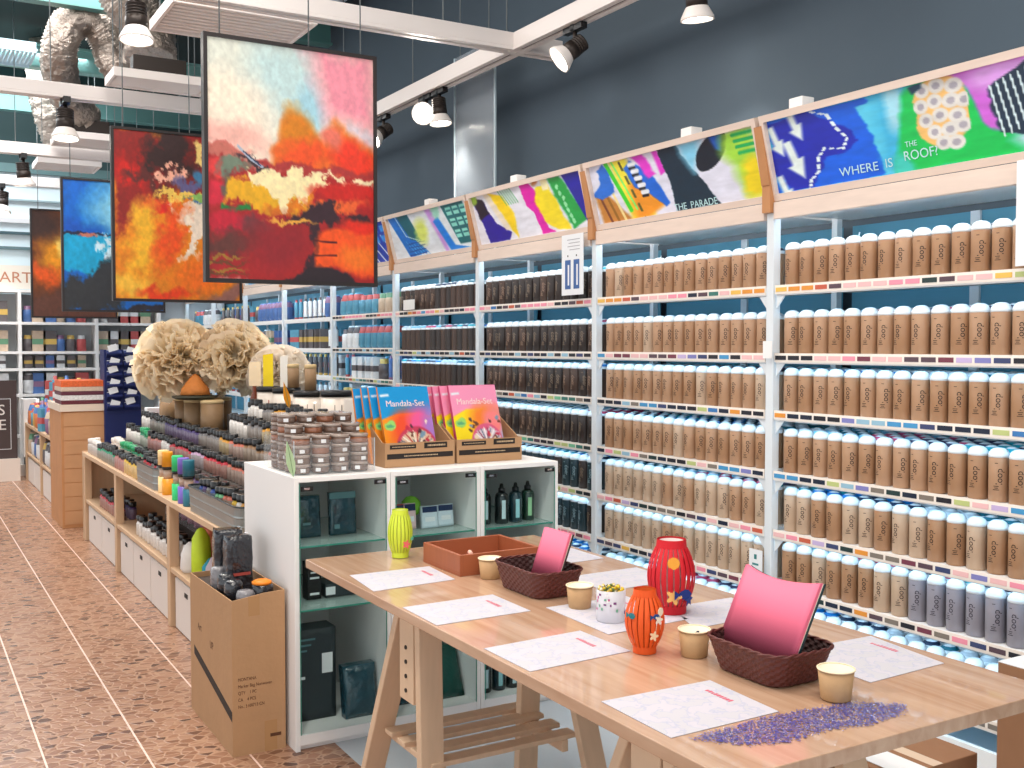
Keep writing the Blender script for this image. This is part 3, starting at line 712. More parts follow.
# ---------------------------------------------------------------- hanging paintings
framem = M('painting_frame', (44, 38, 38), .5); sidec = M('canvas_side', (206, 214, 220), .7)
def pc1():
    c = Canvas(160, 210, (244, 228, 206)); c.jag = 2.2
    c.ell(.2, .05, .4, .12, (224, 228, 214), .9, .05); c.ell(.45, .16, .22, .2, (196, 224, 224), .9, .06); c.ell(.6, .27, .1, .12, (168, 214, 228), .8, .05)
    c.ell(.12, .3, .26, .16, (250, 236, 214), .9, .06); c.ell(.1, .42, .24, .06, (246, 186, 172), .9, .05)
    c.poly([(.54, -.02), (1.02, -.02), (1.02, .36), (.86, .30), (.72, .26), (.66, .12)], (244, 150, 168), .14, .04); c.ell(.9, .36, .16, .05, (222, 206, 214), .8, .05)
    c.poly([(.33, .54), (.36, .45), (.42, .34), (.47, .275), (.54, .29), (.62, .36), (.68, .37), (.74, .29), (.8, .30), (.9, .37), (1.02, .41), (1.02, .56)], (232, 116, 34), .05, .03, 8)
    c.ell(.5, .38, .1, .1, (216, 128, 16), .8, .05); c.ell(.56, .46, .14, .06, (240, 84, 30), .9, .05); c.ell(.9, .46, .16, .08, (240, 58, 30), .8, .05); c.ell(.74, .36, .06, .05, (232, 116, 96), .9, .04)
    c.poly([(-.02, .45), (.1, .44), (.22, .49), (.3, .53), (.5, .53), (.7, .52), (1.02, .53), (1.02, 1.02), (-.02, 1.02)], (172, 32, 34), .03, .04, 8)
    c.ell(.62, .52, .5, .022, (176, 52, 50), .7, .03, 12)
    c.ell(.08, .46, .16, .022, (200, 110, 96), .6, .04, 10); c.ell(.05, .54, .07, .05, (226, 60, 60), .4, .04, 8); c.ell(.04, .65, .06, .06, (216, 36, 62), .4, .04, 8)
    c.ell(.15, .52, .09, .03, (112, 130, 110), .6, .05, 12); c.ell(.11, .59, .03, .05, (100, 90, 80), .6, .04, 10)
    c.ell(.3, .52, .13, .016, (52, 36, 46), .5, .04, 14, .35); c.line([(.17, .44), (.24, .49), (.31, .52)], .007, (176, 190, 210)); c.line([(.2, .46), (.3, .515)], .004, (30, 50, 90))
    c.poly([(.08, .68), (.12, .61), (.18, .575), (.5, .57), (.62, .62), (.58, .70), (.3, .715)], (236, 176, 26), .02, .05, 12); c.ell(.45, .69, .14, .025, (226, 126, 20), .6, .05, 12)
    c.poly([(.2, .55), (.34, .53), (.5, .515), (.58, .53), (.74, .565), (.66, .60), (.6, .64), (.48, .65), (.47, .69), (.42, .685), (.4, .63), (.28, .60)], (253, 236, 180), .012, .05, 16)
    c.poly([(.64, .525), (1.02, .545), (1.02, .575), (.86, .56), (.83, .59), (.81, .56)], (252, 230, 184), .008, .03, 18)
    c.poly([(.08, .69), (.24, .685), (.24, .705), (.08, .715)], (24, 130, 56), .012, .02, 14)
    c.ell(.84, .61, .22, .045, (206, 34, 26), .6, .04, 10); c.ell(.75, .665, .2, .028, (234, 100, 44), .7, .05, 12)
    c.ell(.12, .76, .17, .045, (200, 26, 52), .6, .05, 8); c.ell(.27, .77, .07, .04, (110, 56, 60), .8, .05, 10)
    c.ell(.12, .85, .22, .05, (98, 50, 44), .9, .07, 8); c.ell(.42, .84, .2, .1, (150, 32, 40), .9, .05)
    for k, v in enumerate((.915, .935, .955, .975)): c.ell(.09, v, .12, .007, [(160, 116, 40), (110, 60, 30)][k % 2], .6, .03, 14)
    c.poly([(.42, .725), (.56, .69), (.62, .67), (.74, .675), (.8, .71), (1.02, .70), (1.02, .735), (.84, .745), (.66, .76), (.64, .82), (.645, .94), (.585, .94), (.6, .80), (.6, .745)], (56, 32, 42), .02, .05, 14)
    c.ell(.48, .745, .14, .011, (234, 170, 66), .5, .03, 14)
    c.poly([(.645, .80), (.7, .765), (.85, .745), (1.02, .74), (1.02, .98), (.9, .98), (.8, .94), (.63, .93)], (248, 88, 26), .03, .03, 10)
    c.ell(.92, .76, .14, .03, (232, 44, 24), .7, .03); c.ell(.9, .9, .12, .05, (252, 120, 30), .8, .04)
    c.line([(.62, .822), (.76, .826)], .005, (80, 22, 24)); c.line([(.62, .886), (.76, .884)], .005, (80, 22, 24))
    c.poly([(.42, 1.02), (.5, .975), (.6, .94), (.72, .935), (.84, .965), (.92, 1.02)], (42, 30, 38), .01, .02, 10)
    c.grain(.2, 50); return c
def pc2():
    c = Canvas(150, 196, (226, 130, 20)); c.jag = 3
    c.poly([(-.02, -.02), (1.02, -.02), (1.02, .42), (.7, .4), (.45, .3), (-.02, .62)], (140, 26, 22), .06, .08)
    c.ell(.1, .25, .13, .12, (206, 28, 20), .8, .08, 8); c.ell(.45, .12, .22, .13, (52, 30, 30), .5, .08, 9); c.ell(.3, .3, .25, .04, (92, 36, 34), .7, .08, 9)
    c.ell(.46, .24, .12, .03, (240, 176, 150), .3, .06, 12); c.poly([(.63, .03), (.9, .02), (.9, .05), (.7, .08), (.7, .16), (.65, .15)], (238, 206, 120), .02, .03, 14)
    c.ell(.6, .28, .12, .05, (96, 90, 136), .5, .06, 12); c.ell(.68, .25, .04, .06, (60, 120, 160), .6, .04)
    c.ell(.55, .37, .25, .022, (240, 200, 90), .4, .05, 14); c.ell(.7, .39, .12, .018, (130, 180, 90), .5, .05, 12); c.ell(.7, .41, .1, .01, (60, 110, 160), .4, .03)
    c.ell(.32, .46, .15, .07, (222, 40, 26), .6, .07, 8)
    c.poly([(.44, .46), (.55, .42), (1.02, .43), (1.02, .62), (.75, .62), (.6, .74), (.5, .74), (.6, .62), (.46, .5)], (238, 220, 200), .02, .07, 12)
    c.ell(.2, .68, .1, .25, (240, 180, 40), .9, .1, 6, .3); c.ell(.45, .6, .08, .2, (232, 80, 20), .9, .08, 6, .5); c.ell(.75, .8, .3, .12, (240, 110, 20), .9, .08, 5, -.3)
    c.ell(.1, .92, .18, .08, (244, 188, 60), .9, .06); c.ell(.9, .97, .2, .05, (150, 100, 90), .8, .05); c.ell(.4, .98, .2, .04, (226, 60, 16), .8, .06)
    c.grain(.25, 40); return c
def pc3():
    c = Canvas(110, 150, (0, 96, 190)); c.jag = 3
    c.ell(.55, .2, .3, .25, (120, 190, 220), .9, .08); c.ell(.8, .18, .25, .2, (170, 190, 205), .8, .06); c.ell(.1, .4, .3, .1, (0, 80, 180), .8, .06)
    c.poly([(-.02, .42), (1.02, .44), (1.02, .75), (.35, .76), (-.02, .7)], (0, 160, 205), .03, .04); c.ell(.2, .415, .3, .012, (20, 30, 60), .4, .02, 12)
    c.ell(.24, .43, .1, .013, (190, 110, 90), .4, .02, 12); c.ell(.45, .5, .1, .06, (200, 226, 236), .6, .1, 12)
    c.poly([(-.02, .78), (.15, .74), (.3, .68), (.6, .62), (.7, .8), (.6, 1.02), (-.02, 1.02)], (42, 44, 48), .06, .08, 8)
    c.poly([(.6, .65), (1.02, .6), (1.02, .96), (.6, .94)], (14, 96, 170), .1, .05); c.ell(.8, .99, .4, .03, (40, 36, 44), .5, .03); c.grain(.25, 30); return c
def pc4():
    c = Canvas(70, 110, (120, 60, 20)); c.jag = 3
    c.ell(.35, .45, .3, .2, (236, 150, 20), .9, .1, 5, .4); c.ell(.5, .35, .2, .12, (252, 214, 110), .8, .1, 8, .3); c.ell(.15, .6, .2, .1, (232, 90, 20), .9, .08)
    c.ell(.1, .1, .25, .15, (60, 34, 26), .8, .06); c.ell(.5, .9, .7, .2, (98, 58, 44), .5, .08); c.grain(.3, 30); return c
PW, PHt, PZ = .864, 1.155, 1.75
PLAB = ['front framed abstract painting, pale sky over orange and red, hanging above the island', 'framed abstract painting in deep red and orange, hanging behind the front painting',
        'framed blue abstract painting hanging behind the red one', 'rearmost hanging painting in amber and brown, half hidden by the blue one']
for i, (y, f) in enumerate(zip((4.97, 7.38, 9.82, 12.2), (pc1, pc2, pc3, pc4))):
    t = thing('hanging_painting', PLAB[i], 'painting', (1.253, y, PZ), 0, None)
    fr = .018
    MB().box(0, -.02, 0, PW, .03, fr).box(0, -.02, PHt-fr, PW, .03, PHt).box(0, -.02, fr, fr, .03, PHt-fr).box(PW-fr, -.02, fr, PW, .03, PHt-fr).build('frame', framem, t)
    MB().box(fr, -.005, fr, PW-fr, .028, PHt-fr).build('backing_board', sidec, t)
    f().build('canvas', lambda u, v: (fr+u*(PW-2*fr), -.012, PHt-fr-v*(PHt-2*fr)), t, PM)
    for x in (.08, PW-.35, PW-.08):
        MB().tube([(x, 0, PHt), (x, 0, CZ-PZ)], .0035, 6).build('hanging_wire', MATS['wire_grey'], t)

# ================================================================ TRESTLE TABLE
TT = .74; tb = (1.166, 1.28, 2.06, 3.345)
t = thing('trestle_table', 'long light wooden trestle table covered with white paper sheets', 'table', (1.6, 2.3, 0))
def T(mb, name, mats, parent=None, bevel=0):
    mb.v = [(x-1.6, y-2.3, z) for x, y, z in mb.v]; return mb.build(name, mats, parent or t, bevel)
def tabletop():
    m = bpy.data.materials.new('table_wood'); m.use_nodes = True; nt = m.node_tree; b = nt.nodes['Principled BSDF']
    tc = nt.nodes.new('ShaderNodeTexCoord'); mp = nt.nodes.new('ShaderNodeMapping'); mp.inputs['Scale'].default_value = (14, 1.2, 8)
    n = nt.nodes.new('ShaderNodeTexNoise'); n.inputs['Scale'].default_value = 2.2; n.inputs['Detail'].default_value = 8; n.inputs['Distortion'].default_value = .6
    cr = nt.nodes.new('ShaderNodeValToRGB'); cr.color_ramp.elements[0].position = .3; cr.color_ramp.elements[1].position = .7
    cr.color_ramp.elements[0].color = (*rgb(178, 138, 108), 1); cr.color_ramp.elements[1].color = (*rgb(202, 168, 140), 1)
    nt.links.new(tc.outputs['Object'], mp.inputs[0]); nt.links.new(mp.outputs[0], n.inputs['Vector']); nt.links.new(n.outputs['Fac'], cr.inputs[0]); nt.links.new(cr.outputs[0], b.inputs['Base Color'])
    b.inputs['Roughness'].default_value = .25; b.inputs['Coat Weight'].default_value = .6; return m
tw = tabletop()
T(MB().box(tb[0], tb[1], TT-.028, tb[2], tb[3], TT), 'tabletop', [tw], bevel=.002)
def trestle(y, label):
    r = thing('trestle', label, 'trestle', (1.5, y, 0), 0, 'trestles under the table')
    H = TT-.0295
    def leg(x, ytop, ybot, w=.07, d=.03):
        MB().prism([(ytop-d/2, H-.0), (ytop+d/2, H-.0), (ybot+d/2, 0), (ybot-d/2, 0)], x-w/2, x+w/2, f=lambda a, b, c: (c, a, b)).build('leg', pine, r, .003)
    leg(-.265, -.065, -.09); leg(-.265, .06, .40); leg(.17, .10, .15); leg(.215, .02, -.26)
    pl = MB().box(-.30, -.045, .47, -.275, .045, H-.001).build('end_plate', pine, r, .002)
    for k in range(4):
        MB().lathe([(.006, 0), (.006, .003)], 10, mat=Matrix.Translation((-.3005, 0, .5+.04*k)) @ Matrix.Rotation(-PI/2, 4, 'Y')).build('screw_hole', ink, pl)
    # the holes seen from the front edge too
    MB().box(-.27, -.03, H-.05, .33, .045, H).build('top_beam', pine, r, .003)
    a = MB().box(-.235, -.075, .27, -.215, .26, .305).build('shelf_rail', pine, r, .002)
    a = MB().box(.15, -.10, .27, .17, .26, .305).build('shelf_rail', pine, r, .002)
    for k in range(4):
        MB().box(-.27, -.10+k*.09, .306, .20, -.05+k*.09, .32).build('shelf_slat', pine, r, .002)
trestle(2.62, 'pine trestle with slatted shelf under the far half of the table')
trestle(1.55, 'pine trestle under the near end of the table')

# sheets of paper
def paper_mat():
    m = bpy.data.materials.new('paper'); m.use_nodes = True; nt = m.node_tree; b = nt.nodes['Principled BSDF']
    tc = nt.nodes.new('ShaderNodeTexCoord'); n = nt.nodes.new('ShaderNodeTexNoise'); n.inputs['Scale'].default_value = 22; n.inputs['Detail'].default_value = 3
    w_ = nt.nodes.new('ShaderNodeMapping'); nt.links.new(tc.outputs['Object'], w_.inputs[0]); nt.links.new(w_.outputs[0], n.inputs['Vector'])
    cr = nt.nodes.new('ShaderNodeValToRGB'); e = cr.color_ramp.elements
    e[0].position = .47; e[0].color = (*rgb(196, 194, 200), 1); e[1].position = .53; e[1].color = (*rgb(200, 196, 204), 1)
    k = e.new(.5); k.color = (*rgb(180, 182, 200), 1)
    nt.links.new(n.outputs['Fac'], cr.inputs[0]); nt.links.new(cr.outputs[0], b.inputs['Base Color']); b.inputs['Roughness'].default_value = .6; return m
pm = paper_mat(); redink = M('red_ink', (206, 90, 110), .6)
def sheet(c, label, z=TT+.0006, mark=True):
    cx = sum(p[0] for p in c)/len(c); cy = sum(p[1] for p in c)/len(c)
    mb = MB().prism([(p[0]-cx, p[1]-cy) for p in c], 0, .0009)
    o = mb.build('paper_sheet', pm, None, loc=(cx, cy, z)); tag(o, label, 'paper sheet')
    if mark:
        ax = max(c)[0]-cx-.05; ay = max(p[1] for p in c)-cy-.06
        m = MB(); rr = random.Random(int(cx*1000))
        for q in range(9): m.box(ax-.004-q*.0005, ay-q*.009, .001, ax+.003+rr.random()*.003, ay-q*.009+.006, .0013)
        m.build('printed_mark', redink, o)
sheet([(1.180, 2.800), (1.455, 2.820), (1.470, 3.030), (1.200, 3.035)], 'white paper sheet nearest the yellow lantern at the far end of the table')
sheet([(1.173, 2.375), (1.455, 2.380), (1.458, 2.592), (1.175, 2.587)], 'white paper sheet on the left table edge beside the smaller basket')
sheet([(1.180, 1.932), (1.463, 1.946), (1.459, 2.150), (1.178, 2.136)], 'white paper sheet on the left table edge, between basket sheet and orange lantern')
sheet([(1.198, 1.472), (1.466, 1.474), (1.478, 1.688), (1.202, 1.696)], 'nearest white paper sheet, beside the blue glitter on the table')
sheet([(1.500, 2.086), (1.765, 2.10), (1.775, 2.388), (1.509, 2.388)], 'white paper sheet under the mosaic jar')
sheet([(1.76, 1.505), (2.01, 1.515), (2.045, 1.75), (1.77, 1.76)], 'white paper sheet at the right edge, behind the larger basket')
sheet([(1.72, 2.02), (2.0, 2.03), (2.02, 2.22), (1.8, 2.22)], 'white paper sheet behind the red lantern')
sheet([(1.76, 2.46), (2.03, 2.47), (2.035, 2.68), (1.765, 2.675)], 'white paper sheet on the far side, behind the smaller basket', mark=False)
sheet([(1.79, 2.84), (2.03, 2.85), (2.035, 3.08), (1.80, 3.07)], 'white paper sheet in the far right corner of the table', mark=False)
# glitter
poly = [(1.225, 1.452), (1.30, 1.455), (1.42, 1.462), (1.52, 1.45), (1.62, 1.44), (1.71, 1.38), (1.66, 1.345), (1.56, 1.335), (1.46, 1.36), (1.36, 1.35), (1.28, 1.385)]
def inside(x, y, P):
    r = False
    for i in range(len(P)):
        (x0, y0), (x1, y1) = P[i], P[(i+1) % len(P)]
        if (y0 > y) != (y1 > y) and x < (x1-x0)*(y-y0)/(y1-y0)+x0: r = not r
    return r
g = MB(); rr = random.Random(2); cnt = 0
while cnt < 5200:
    x = rr.uniform(1.21, 1.73); y = rr.uniform(1.33, 1.47)
    if not inside(x+rr.gauss(0, .006), y+rr.gauss(0, .006), poly): continue
    a = rr.random()*PI; s = rr.uniform(.0012, .0026); z = TT+.0016+rr.random()*.0006; dx, dy = s*math.cos(a), s*math.sin(a)
    g.face([(x+dx, y+dy, z), (x-dy, y+dx, z+.0004), (x-dx, y-dy, z), (x+dy, y-dx, z+.0003)], rr.choice([0, 0, 1, 2])); cnt += 1
tag(g.build('glitter', [M('glitter_violet', (112, 104, 190), .3, .4), M('glitter_blue', (74, 90, 170), .3, .4), M('glitter_pale', (190, 190, 230), .25, .5)]), 'blue violet glitter spilled on the near end of the table', 'glitter', kind='stuff')

# paper tubs
tubm = M('kraft_tub', (184, 146, 104), .6, noise=.12, scale=60); rimm = M('tub_rim', (244, 226, 190), .5); inm = M('tub_inside', (246, 232, 206), .6)
def tub(loc, label, fill, fname, sc=1.0):
    t = thing('paper_tub', label, 'tub', loc, 0, 'kraft paper tubs on the table')
    s = sc
    MB().lathe([(.029*s, .0), (.030*s, .002), (.036*s, .060*s), (.0345*s, .060*s), (.0285*s, .012), (.0, .012)], 32, cap0=True, cap1=False, mis=[0, 0, 1, 1, 1, 1]).build('body', [tubm, inm], t)
    MB().tube([(.0365*s*math.cos(a), .0365*s*math.sin(a), .061*s) for a in [2*PI*i/32 for i in range(33)]], .0018, 8, caps=False).build('rim', rimm, t)
    r2 = random.Random(int(loc[0]*999)); m = MB()
    for k in range(26):
        a = r2.random()*6.28; q = r2.random()**.5*.022*s; z0 = .013+r2.random()*.03; e = .005
        m.lathe([(e*.6, 0), (e, e), (e*.6, 2*e)], 6, 0, (q*math.cos(a), q*math.sin(a), z0))
    tag(m.build(fname, M('fill_'+fname, fill, .6), t), kind=None)
tub((1.590, 2.345, TT+.0008), 'empty-looking kraft paper tub between the smaller basket and the mosaic jar', (216, 206, 190), 'beads')
tub((1.568, 1.845, TT+.0008), 'kraft paper tub with dark buttons beside the larger basket', (40, 50, 70), 'buttons')
tub((1.618, 1.470, TT+.0022), 'kraft paper tub with green pompom at the near end of the table', (20, 150, 110), 'pompom')
tub((1.558, 2.785, TT+.0008), 'kraft paper tub between the brown wooden tray and the smaller basket', (226, 200, 150), 'beads')

# open wooden tray
t = thing('wooden_tray', 'open reddish-brown wooden tray box on the far end of the table', 'tray', (1.485, 2.845, TT+.0008))
tm = M('tray_wood', (158, 88, 56), .5, noise=.15, scale=9, stretch=(1, 6, 1))
MB().box(0, 0, 0, .29, .26, .008).build('base', tm, t)
for b in ((0, 0, .008, .012, .26, .065), (.278, 0, .008, .29, .26, .065), (.012, 0, .008, .278, .012, .065), (.012, .248, .008, .278, .26, .065)):
    MB().box(*b).build('side_panel', tm, t, .001)
m = MB(); r2 = random.Random(8)
for k in range(40):
    x, y = .03+r2.random()*.13, .03+r2.random()*.12; m.lathe([(.005, 0), (.009, .006), (.005, .012)], 6, 0, (x, y, .008+r2.random()*.035*(1-abs(x-.09)*6)))
tag(m.build('paper_scraps', M('scrap_pink', (236, 190, 170), .6)), 'heap of pale pink paper scraps inside the wooden tray', 'paper scraps', kind='stuff').location = (1.485, 2.845, TT+.001)

# baskets
wick = M('wicker', (92, 42, 36), .45, noise=.35, scale=120); wickd = M('wicker_dark', (58, 28, 26), .5)
def basket(cx, cy, bw_, bd, tw_, td, h, label, rz=0):
    t = thing('wicker_basket', label, 'basket', (cx, cy, TT+.0008), rz, 'dark brown wicker baskets')
    def ring(w_, d, z, n, k, amp, cr=.25):
        P = []; rad = min(w_, d)*cr
        # rounded rectangle sampled by arc length
        seg = []
        for (sx, sy, a0) in ((1, 1, 0), (-1, 1, PI/2), (-1, -1, PI), (1, -1, 1.5*PI)):
            for q in range(7):
                a = a0+PI/2*q/6; seg.append((sx*(w_/2-rad)+rad*math.cos(a), sy*(d/2-rad)+rad*math.sin(a), math.cos(a), math.sin(a)))
        L_ = [0]
        for i in range(len(seg)): a, b = seg[i], seg[(i+1) % len(seg)]; L_.append(L_[-1]+math.hypot(b[0]-a[0], b[1]-a[1]))
        for i in range(n):
            s = L_[-1]*i/n; j = max(q for q in range(len(seg)) if L_[q] <= s+1e-9); f = (s-L_[j])/(L_[j+1]-L_[j]+1e-9)
            a, b = seg[j], seg[(j+1) % len(seg)]
            off = amp*(1 if ((i//2+k) % 2) else -1)
            P.append((a[0]+(b[0]-a[0])*f+a[2]*off, a[1]+(b[1]-a[1])*f+a[3]*off, z))
        return P
    def shell(name, inset, mat):
        m = MB(); N = 120; rows = 19
        for j in range(rows):
            f = j/(rows-1); z = .002+f*(h-.004); k = j//2
            amp = .0014 if j % 2 else .0002
            P = ring(bw_+(tw_-bw_)*f-inset*2, bd+(td-bd)*f-inset*2, z, N, k, amp)
            m.v += P
        for j in range(rows-1):
            for i in range(N):
                k = (i+1) % N; m.f.append([j*N+i, j*N+k, (j+1)*N+k, (j+1)*N+i]); m.m.append(0); m.s.append(False)
        if inset == 0: m.f.append(list(range(N))[::-1]); m.m.append(0); m.s.append(False)
        return m.build(name, mat, t)
    shell('woven_side', 0, wick); shell('woven_lining', .004, wickd)
    P = ring(tw_, td, h, 96, 0, 0)
    m = MB()
    for ph in (0, PI):
        m.tube([Vector(p)+Vector((0, 0, .0022*math.sin(i*.9+ph)))+Vector((p[0], p[1], 0)).normalized()*.0022*math.cos(i*.9+ph) for i, p in enumerate(P+[P[0]])], .0027, 6, caps=False)
    m.build('braided_rim', wick, t)
    MB().prism([(p[0]*.93, p[1]*.93) for p in ring(bw_, bd, 0, 40, 0, 0)], .003, .006).build('base', wickd, t)
    return t
basket(1.60, 2.575, .14, .215, .170, .262, .075, 'smaller-looking dark wicker basket holding a pink notebook at the far end')
basket(1.625, 1.665, .15, .19, .190, .235, .072, 'nearest dark wicker basket holding a large pink sheet stack')
pinkm = M('pink_paper', (238, 112, 140), .6); folder = M('teal_folder', (28, 60, 66), .5)
def pink_stack(cx, cy, z, w_, h, lean, thick, label, name, cat, bend=.0, covm=folder, rz=0, skew=0):
    t = thing(name, label, cat, (cx, cy, z), rz)
    def sheet_mb(x0, x1, w0, h0):
        m = MB(); N = 14
        for xx in (x0, x1):
            for j in (0, 1):
                for i in range(N+1):
                    f = i/N*2-1
                    m.v.append((xx+lean*j+bend*(f*f)*j, f*w0/2+skew*j, h0*j-(bend*.8*(1-f*f))*j))
        n1 = N+1
        for i in range(N):
            for base, fl in ((0, 0), (2*n1, 1)):
                q = [base+i, base+i+1, base+n1+i+1, base+n1+i]; m.f.append(q[::-1] if fl else q); m.m.append(0); m.s.append(True)
            m.f.append([n1+i, n1+i+1, 3*n1+i+1, 3*n1+i]); m.m.append(0); m.s.append(False)
            m.f.append([i, 2*n1+i, 2*n1+i+1, i+1]); m.m.append(0); m.s.append(False)
        for e in (0, N): m.f.append([e, n1+e, 3*n1+e, 2*n1+e]); m.m.append(0); m.s.append(False)
        return m
    sheet_mb(0, thick*.5, w_, h).build('pink_sheets', pinkm, t)
    sheet_mb(thick*.52, thick*.6, w_, h-.002).build('white_sheets', M('paper_cream', (240, 226, 206), .6), t)
    sheet_mb(thick*.65, thick, w_, h-.003).build('folder', covm, t)
pink_stack(1.592, 1.678, TT+.05, .222, .165, .047, .018, 'large pink paper stack with dark folder leaning in the nearest basket', 'paper_stack', 'paper', .014, skew=-.02)
pink_stack(1.60, 2.555, TT+.03, .135, .145, .045, .016, 'small pink notebook leaning in the far basket', 'notebook', 'notebook', .0, M('notebook_back', (58, 44, 44), .5), skew=-.01)

# paper lanterns
def lantern(loc, h, rmax, rend, col, label, inner, n=18, stickers=()):
    t = thing('paper_lantern', label, 'paper lantern', loc, 0, 'handmade paper lanterns')
    m0 = M('lantern_%d' % int(h*1000), col, .6); mi = M('lantern_in_%d' % int(h*1000), inner, .7)
    prof = lambda f: rend+(rmax-rend)*math.sin(PI*f)**.9
    za, zb = h*.11, h*.89
    MB().lathe([(rend, 0), (rend*1.02, za)], 36, cap0=False, cap1=False).lathe([(rend-.0015, za), (rend-.0015, 0)], 36, cap0=False, cap1=False).build('lower_collar', m0, t)
    MB().lathe([(rend*1.02, zb), (rend*.96, h)], 36, cap0=False, cap1=False).lathe([(rend*.95-.0015, h), (rend-.0015, zb)], 36, cap0=False, cap1=False).build('upper_collar', m0, t)
    m = MB()
    for k in range(n):
        a = 2*PI*k/n; wd = 2*PI/n*.40
        for j in range(13):
            f = j/12; r = prof(f); z = za+(zb-za)*f
            for (da, dr) in ((-wd, 0), (0, .0022), (wd, 0)):
                m.v.append(((r+dr)*math.cos(a+da), (r+dr)*math.sin(a+da), z))
        b = k*39
        for j in range(12):
            for q in range(2):
                i0 = b+j*3+q; m.f.append([i0, i0+1, i0+4, i0+3]); m.m.append(0); m.s.append(True)
    m.build('folded_strips', m0, t)
    MB().lathe([(rend*.8, .001), (rend*.8, h*.98)], 24, cap1=False).build('inner_tube', mi, t)
    for (ang, f, pts, sc, c, nm) in stickers:
        r = prof(min(1, max(0, (f*h-za)/(zb-za)))) + .0035
        R = Matrix.Translation((r*math.cos(ang), r*math.sin(ang), f*h)) @ Matrix.Rotation(ang, 4, 'Z') @ Matrix(((0, 0, 1, 0), (1, 0, 0, 0), (0, 1, 0, 0), (0, 0, 0, 1)))
        MB().prism([(x*sc, y*sc) for x, y in pts], 0, .0012, mat=R).build(nm, M('sticker_%d_%d_%d' % c, c, .6), t)
circ = [(math.cos(a), math.sin(a)) for a in [2*PI*i/20 for i in range(20)]]
star = [((1 if i % 2 == 0 else .5)*math.cos(2*PI*i/12), (1 if i % 2 == 0 else .5)*math.sin(2*PI*i/12)) for i in range(12)]
fish = [(-1, .45), (-.5, .1), (0, .5), (.6, .45), (1, 0), (.6, -.45), (0, -.5), (-.5, -.1), (-1, -.5)]
flower = [((.75+.25*math.cos(5*2*PI*i/40))*math.cos(2*PI*i/40), (.75+.25*math.cos(5*2*PI*i/40))*math.sin(2*PI*i/40)) for i in range(40)]
va = lambda x, y: math.atan2(-y, -x)
a1 = va(1.485, 1.92); a2 = va(1.77, 2.18); a3 = va(1.44, 3.19)
lantern((1.487, 1.925, TT+.001), .148, .044, .027, (232, 88, 22), 'orange paper lantern with glued fish shapes in the middle of the table', (226, 110, 40),
        stickers=[(a1+.5, .32, flower, .012, (240, 210, 170), 'flower_shape'), (a1+.55, .62, fish, .013, (20, 70, 130), 'fish_shape'), (a1+.95, .68, circ, .010, (236, 226, 200), 'round_shape'), (a1-.75, .62, fish, .014, (30, 120, 130), 'fish_shape'), (a1+.75, .57, flower, .012, (236, 226, 206), 'flower_shape')])
lantern((1.772, 2.180, TT+.0018), .196, .062, .040, (206, 18, 34), 'tall red paper lantern with white slits, behind the orange one', (250, 236, 232), 22,
        stickers=[(a2+.1, .72, circ, .016, (244, 170, 60), 'round_shape'), (a2+.55, .30, fish, .026, (20, 50, 130), 'fish_shape'), (a2+.12, .27, flower, .022, (246, 190, 110), 'flower_shape'), (a2+1.0, .22, star, .02, (30, 60, 140), 'star_shape')])
lantern((1.452, 3.215, TT+.0018), .160, .040, .028, (206, 224, 60), 'yellow-green paper lantern with pink flower at the far table corner', (236, 240, 150),
        stickers=[(a3+.55, .30, flower, .015, (240, 110, 110), 'flower_shape'), (a3+1.2, .4, fish, .012, (90, 200, 170), 'fish_shape')])
# mosaic jar
t = thing('mosaic_jar', 'clear glass jar decorated with pink mosaic, heaped with golden beads', 'jar', (1.582, 2.19, TT+.0018))
MB().lathe([(.036, 0), (.038, .003), (.038, .082), (.0365, .082), (.0365, .004)], 36, cap1=False).build('glass_body', M('frosted_glass', (236, 236, 244), .2, alpha=.55), t)
m = MB(); r2 = random.Random(5)
for k in range(60):
    a = r2.random()*6.28; z = r2.uniform(.008, .075)
    if math.cos(a-va(1.58, 2.19)+.7) < .2 and r2.random() < .75: continue
    wd = r2.uniform(.004, .009)/.038; dz = r2.uniform(.004, .008); c = r2.choice([0, 0, 1, 2, 3])
    m.face([(.0386*math.cos(a+q*wd/2), .0386*math.sin(a+q*wd/2), z+s*dz/2) for q, s in ((-1, -1), (1, -1), (1, 1), (-1, 1))], c)
m.build('mosaic_tiles', [M('mos_pink', (190, 60, 130), .3), M('mos_violet', (120, 60, 120), .3), M('mos_green', (110, 170, 140), .3), M('mos_white', (240, 240, 240), .3)], t)
m = MB()
for k in range(90):
    a = r2.random()*6.28; q = r2.random()**.5*.033; e = r2.uniform(.003, .006); m.lathe([(e*.5, 0), (e, e*.7), (e*.4, 1.6*e)], 6, r2.choice([0, 0, 0, 1, 2]), (q*math.cos(a), q*math.sin(a), .072+r2.random()*.016-(q/.033)**2*.006))
m.build('beads', [M('bead_gold', (214, 180, 40), .3, .3), M('bead_green', (90, 110, 50), .4), M('bead_cream', (240, 230, 190), .4)], t)

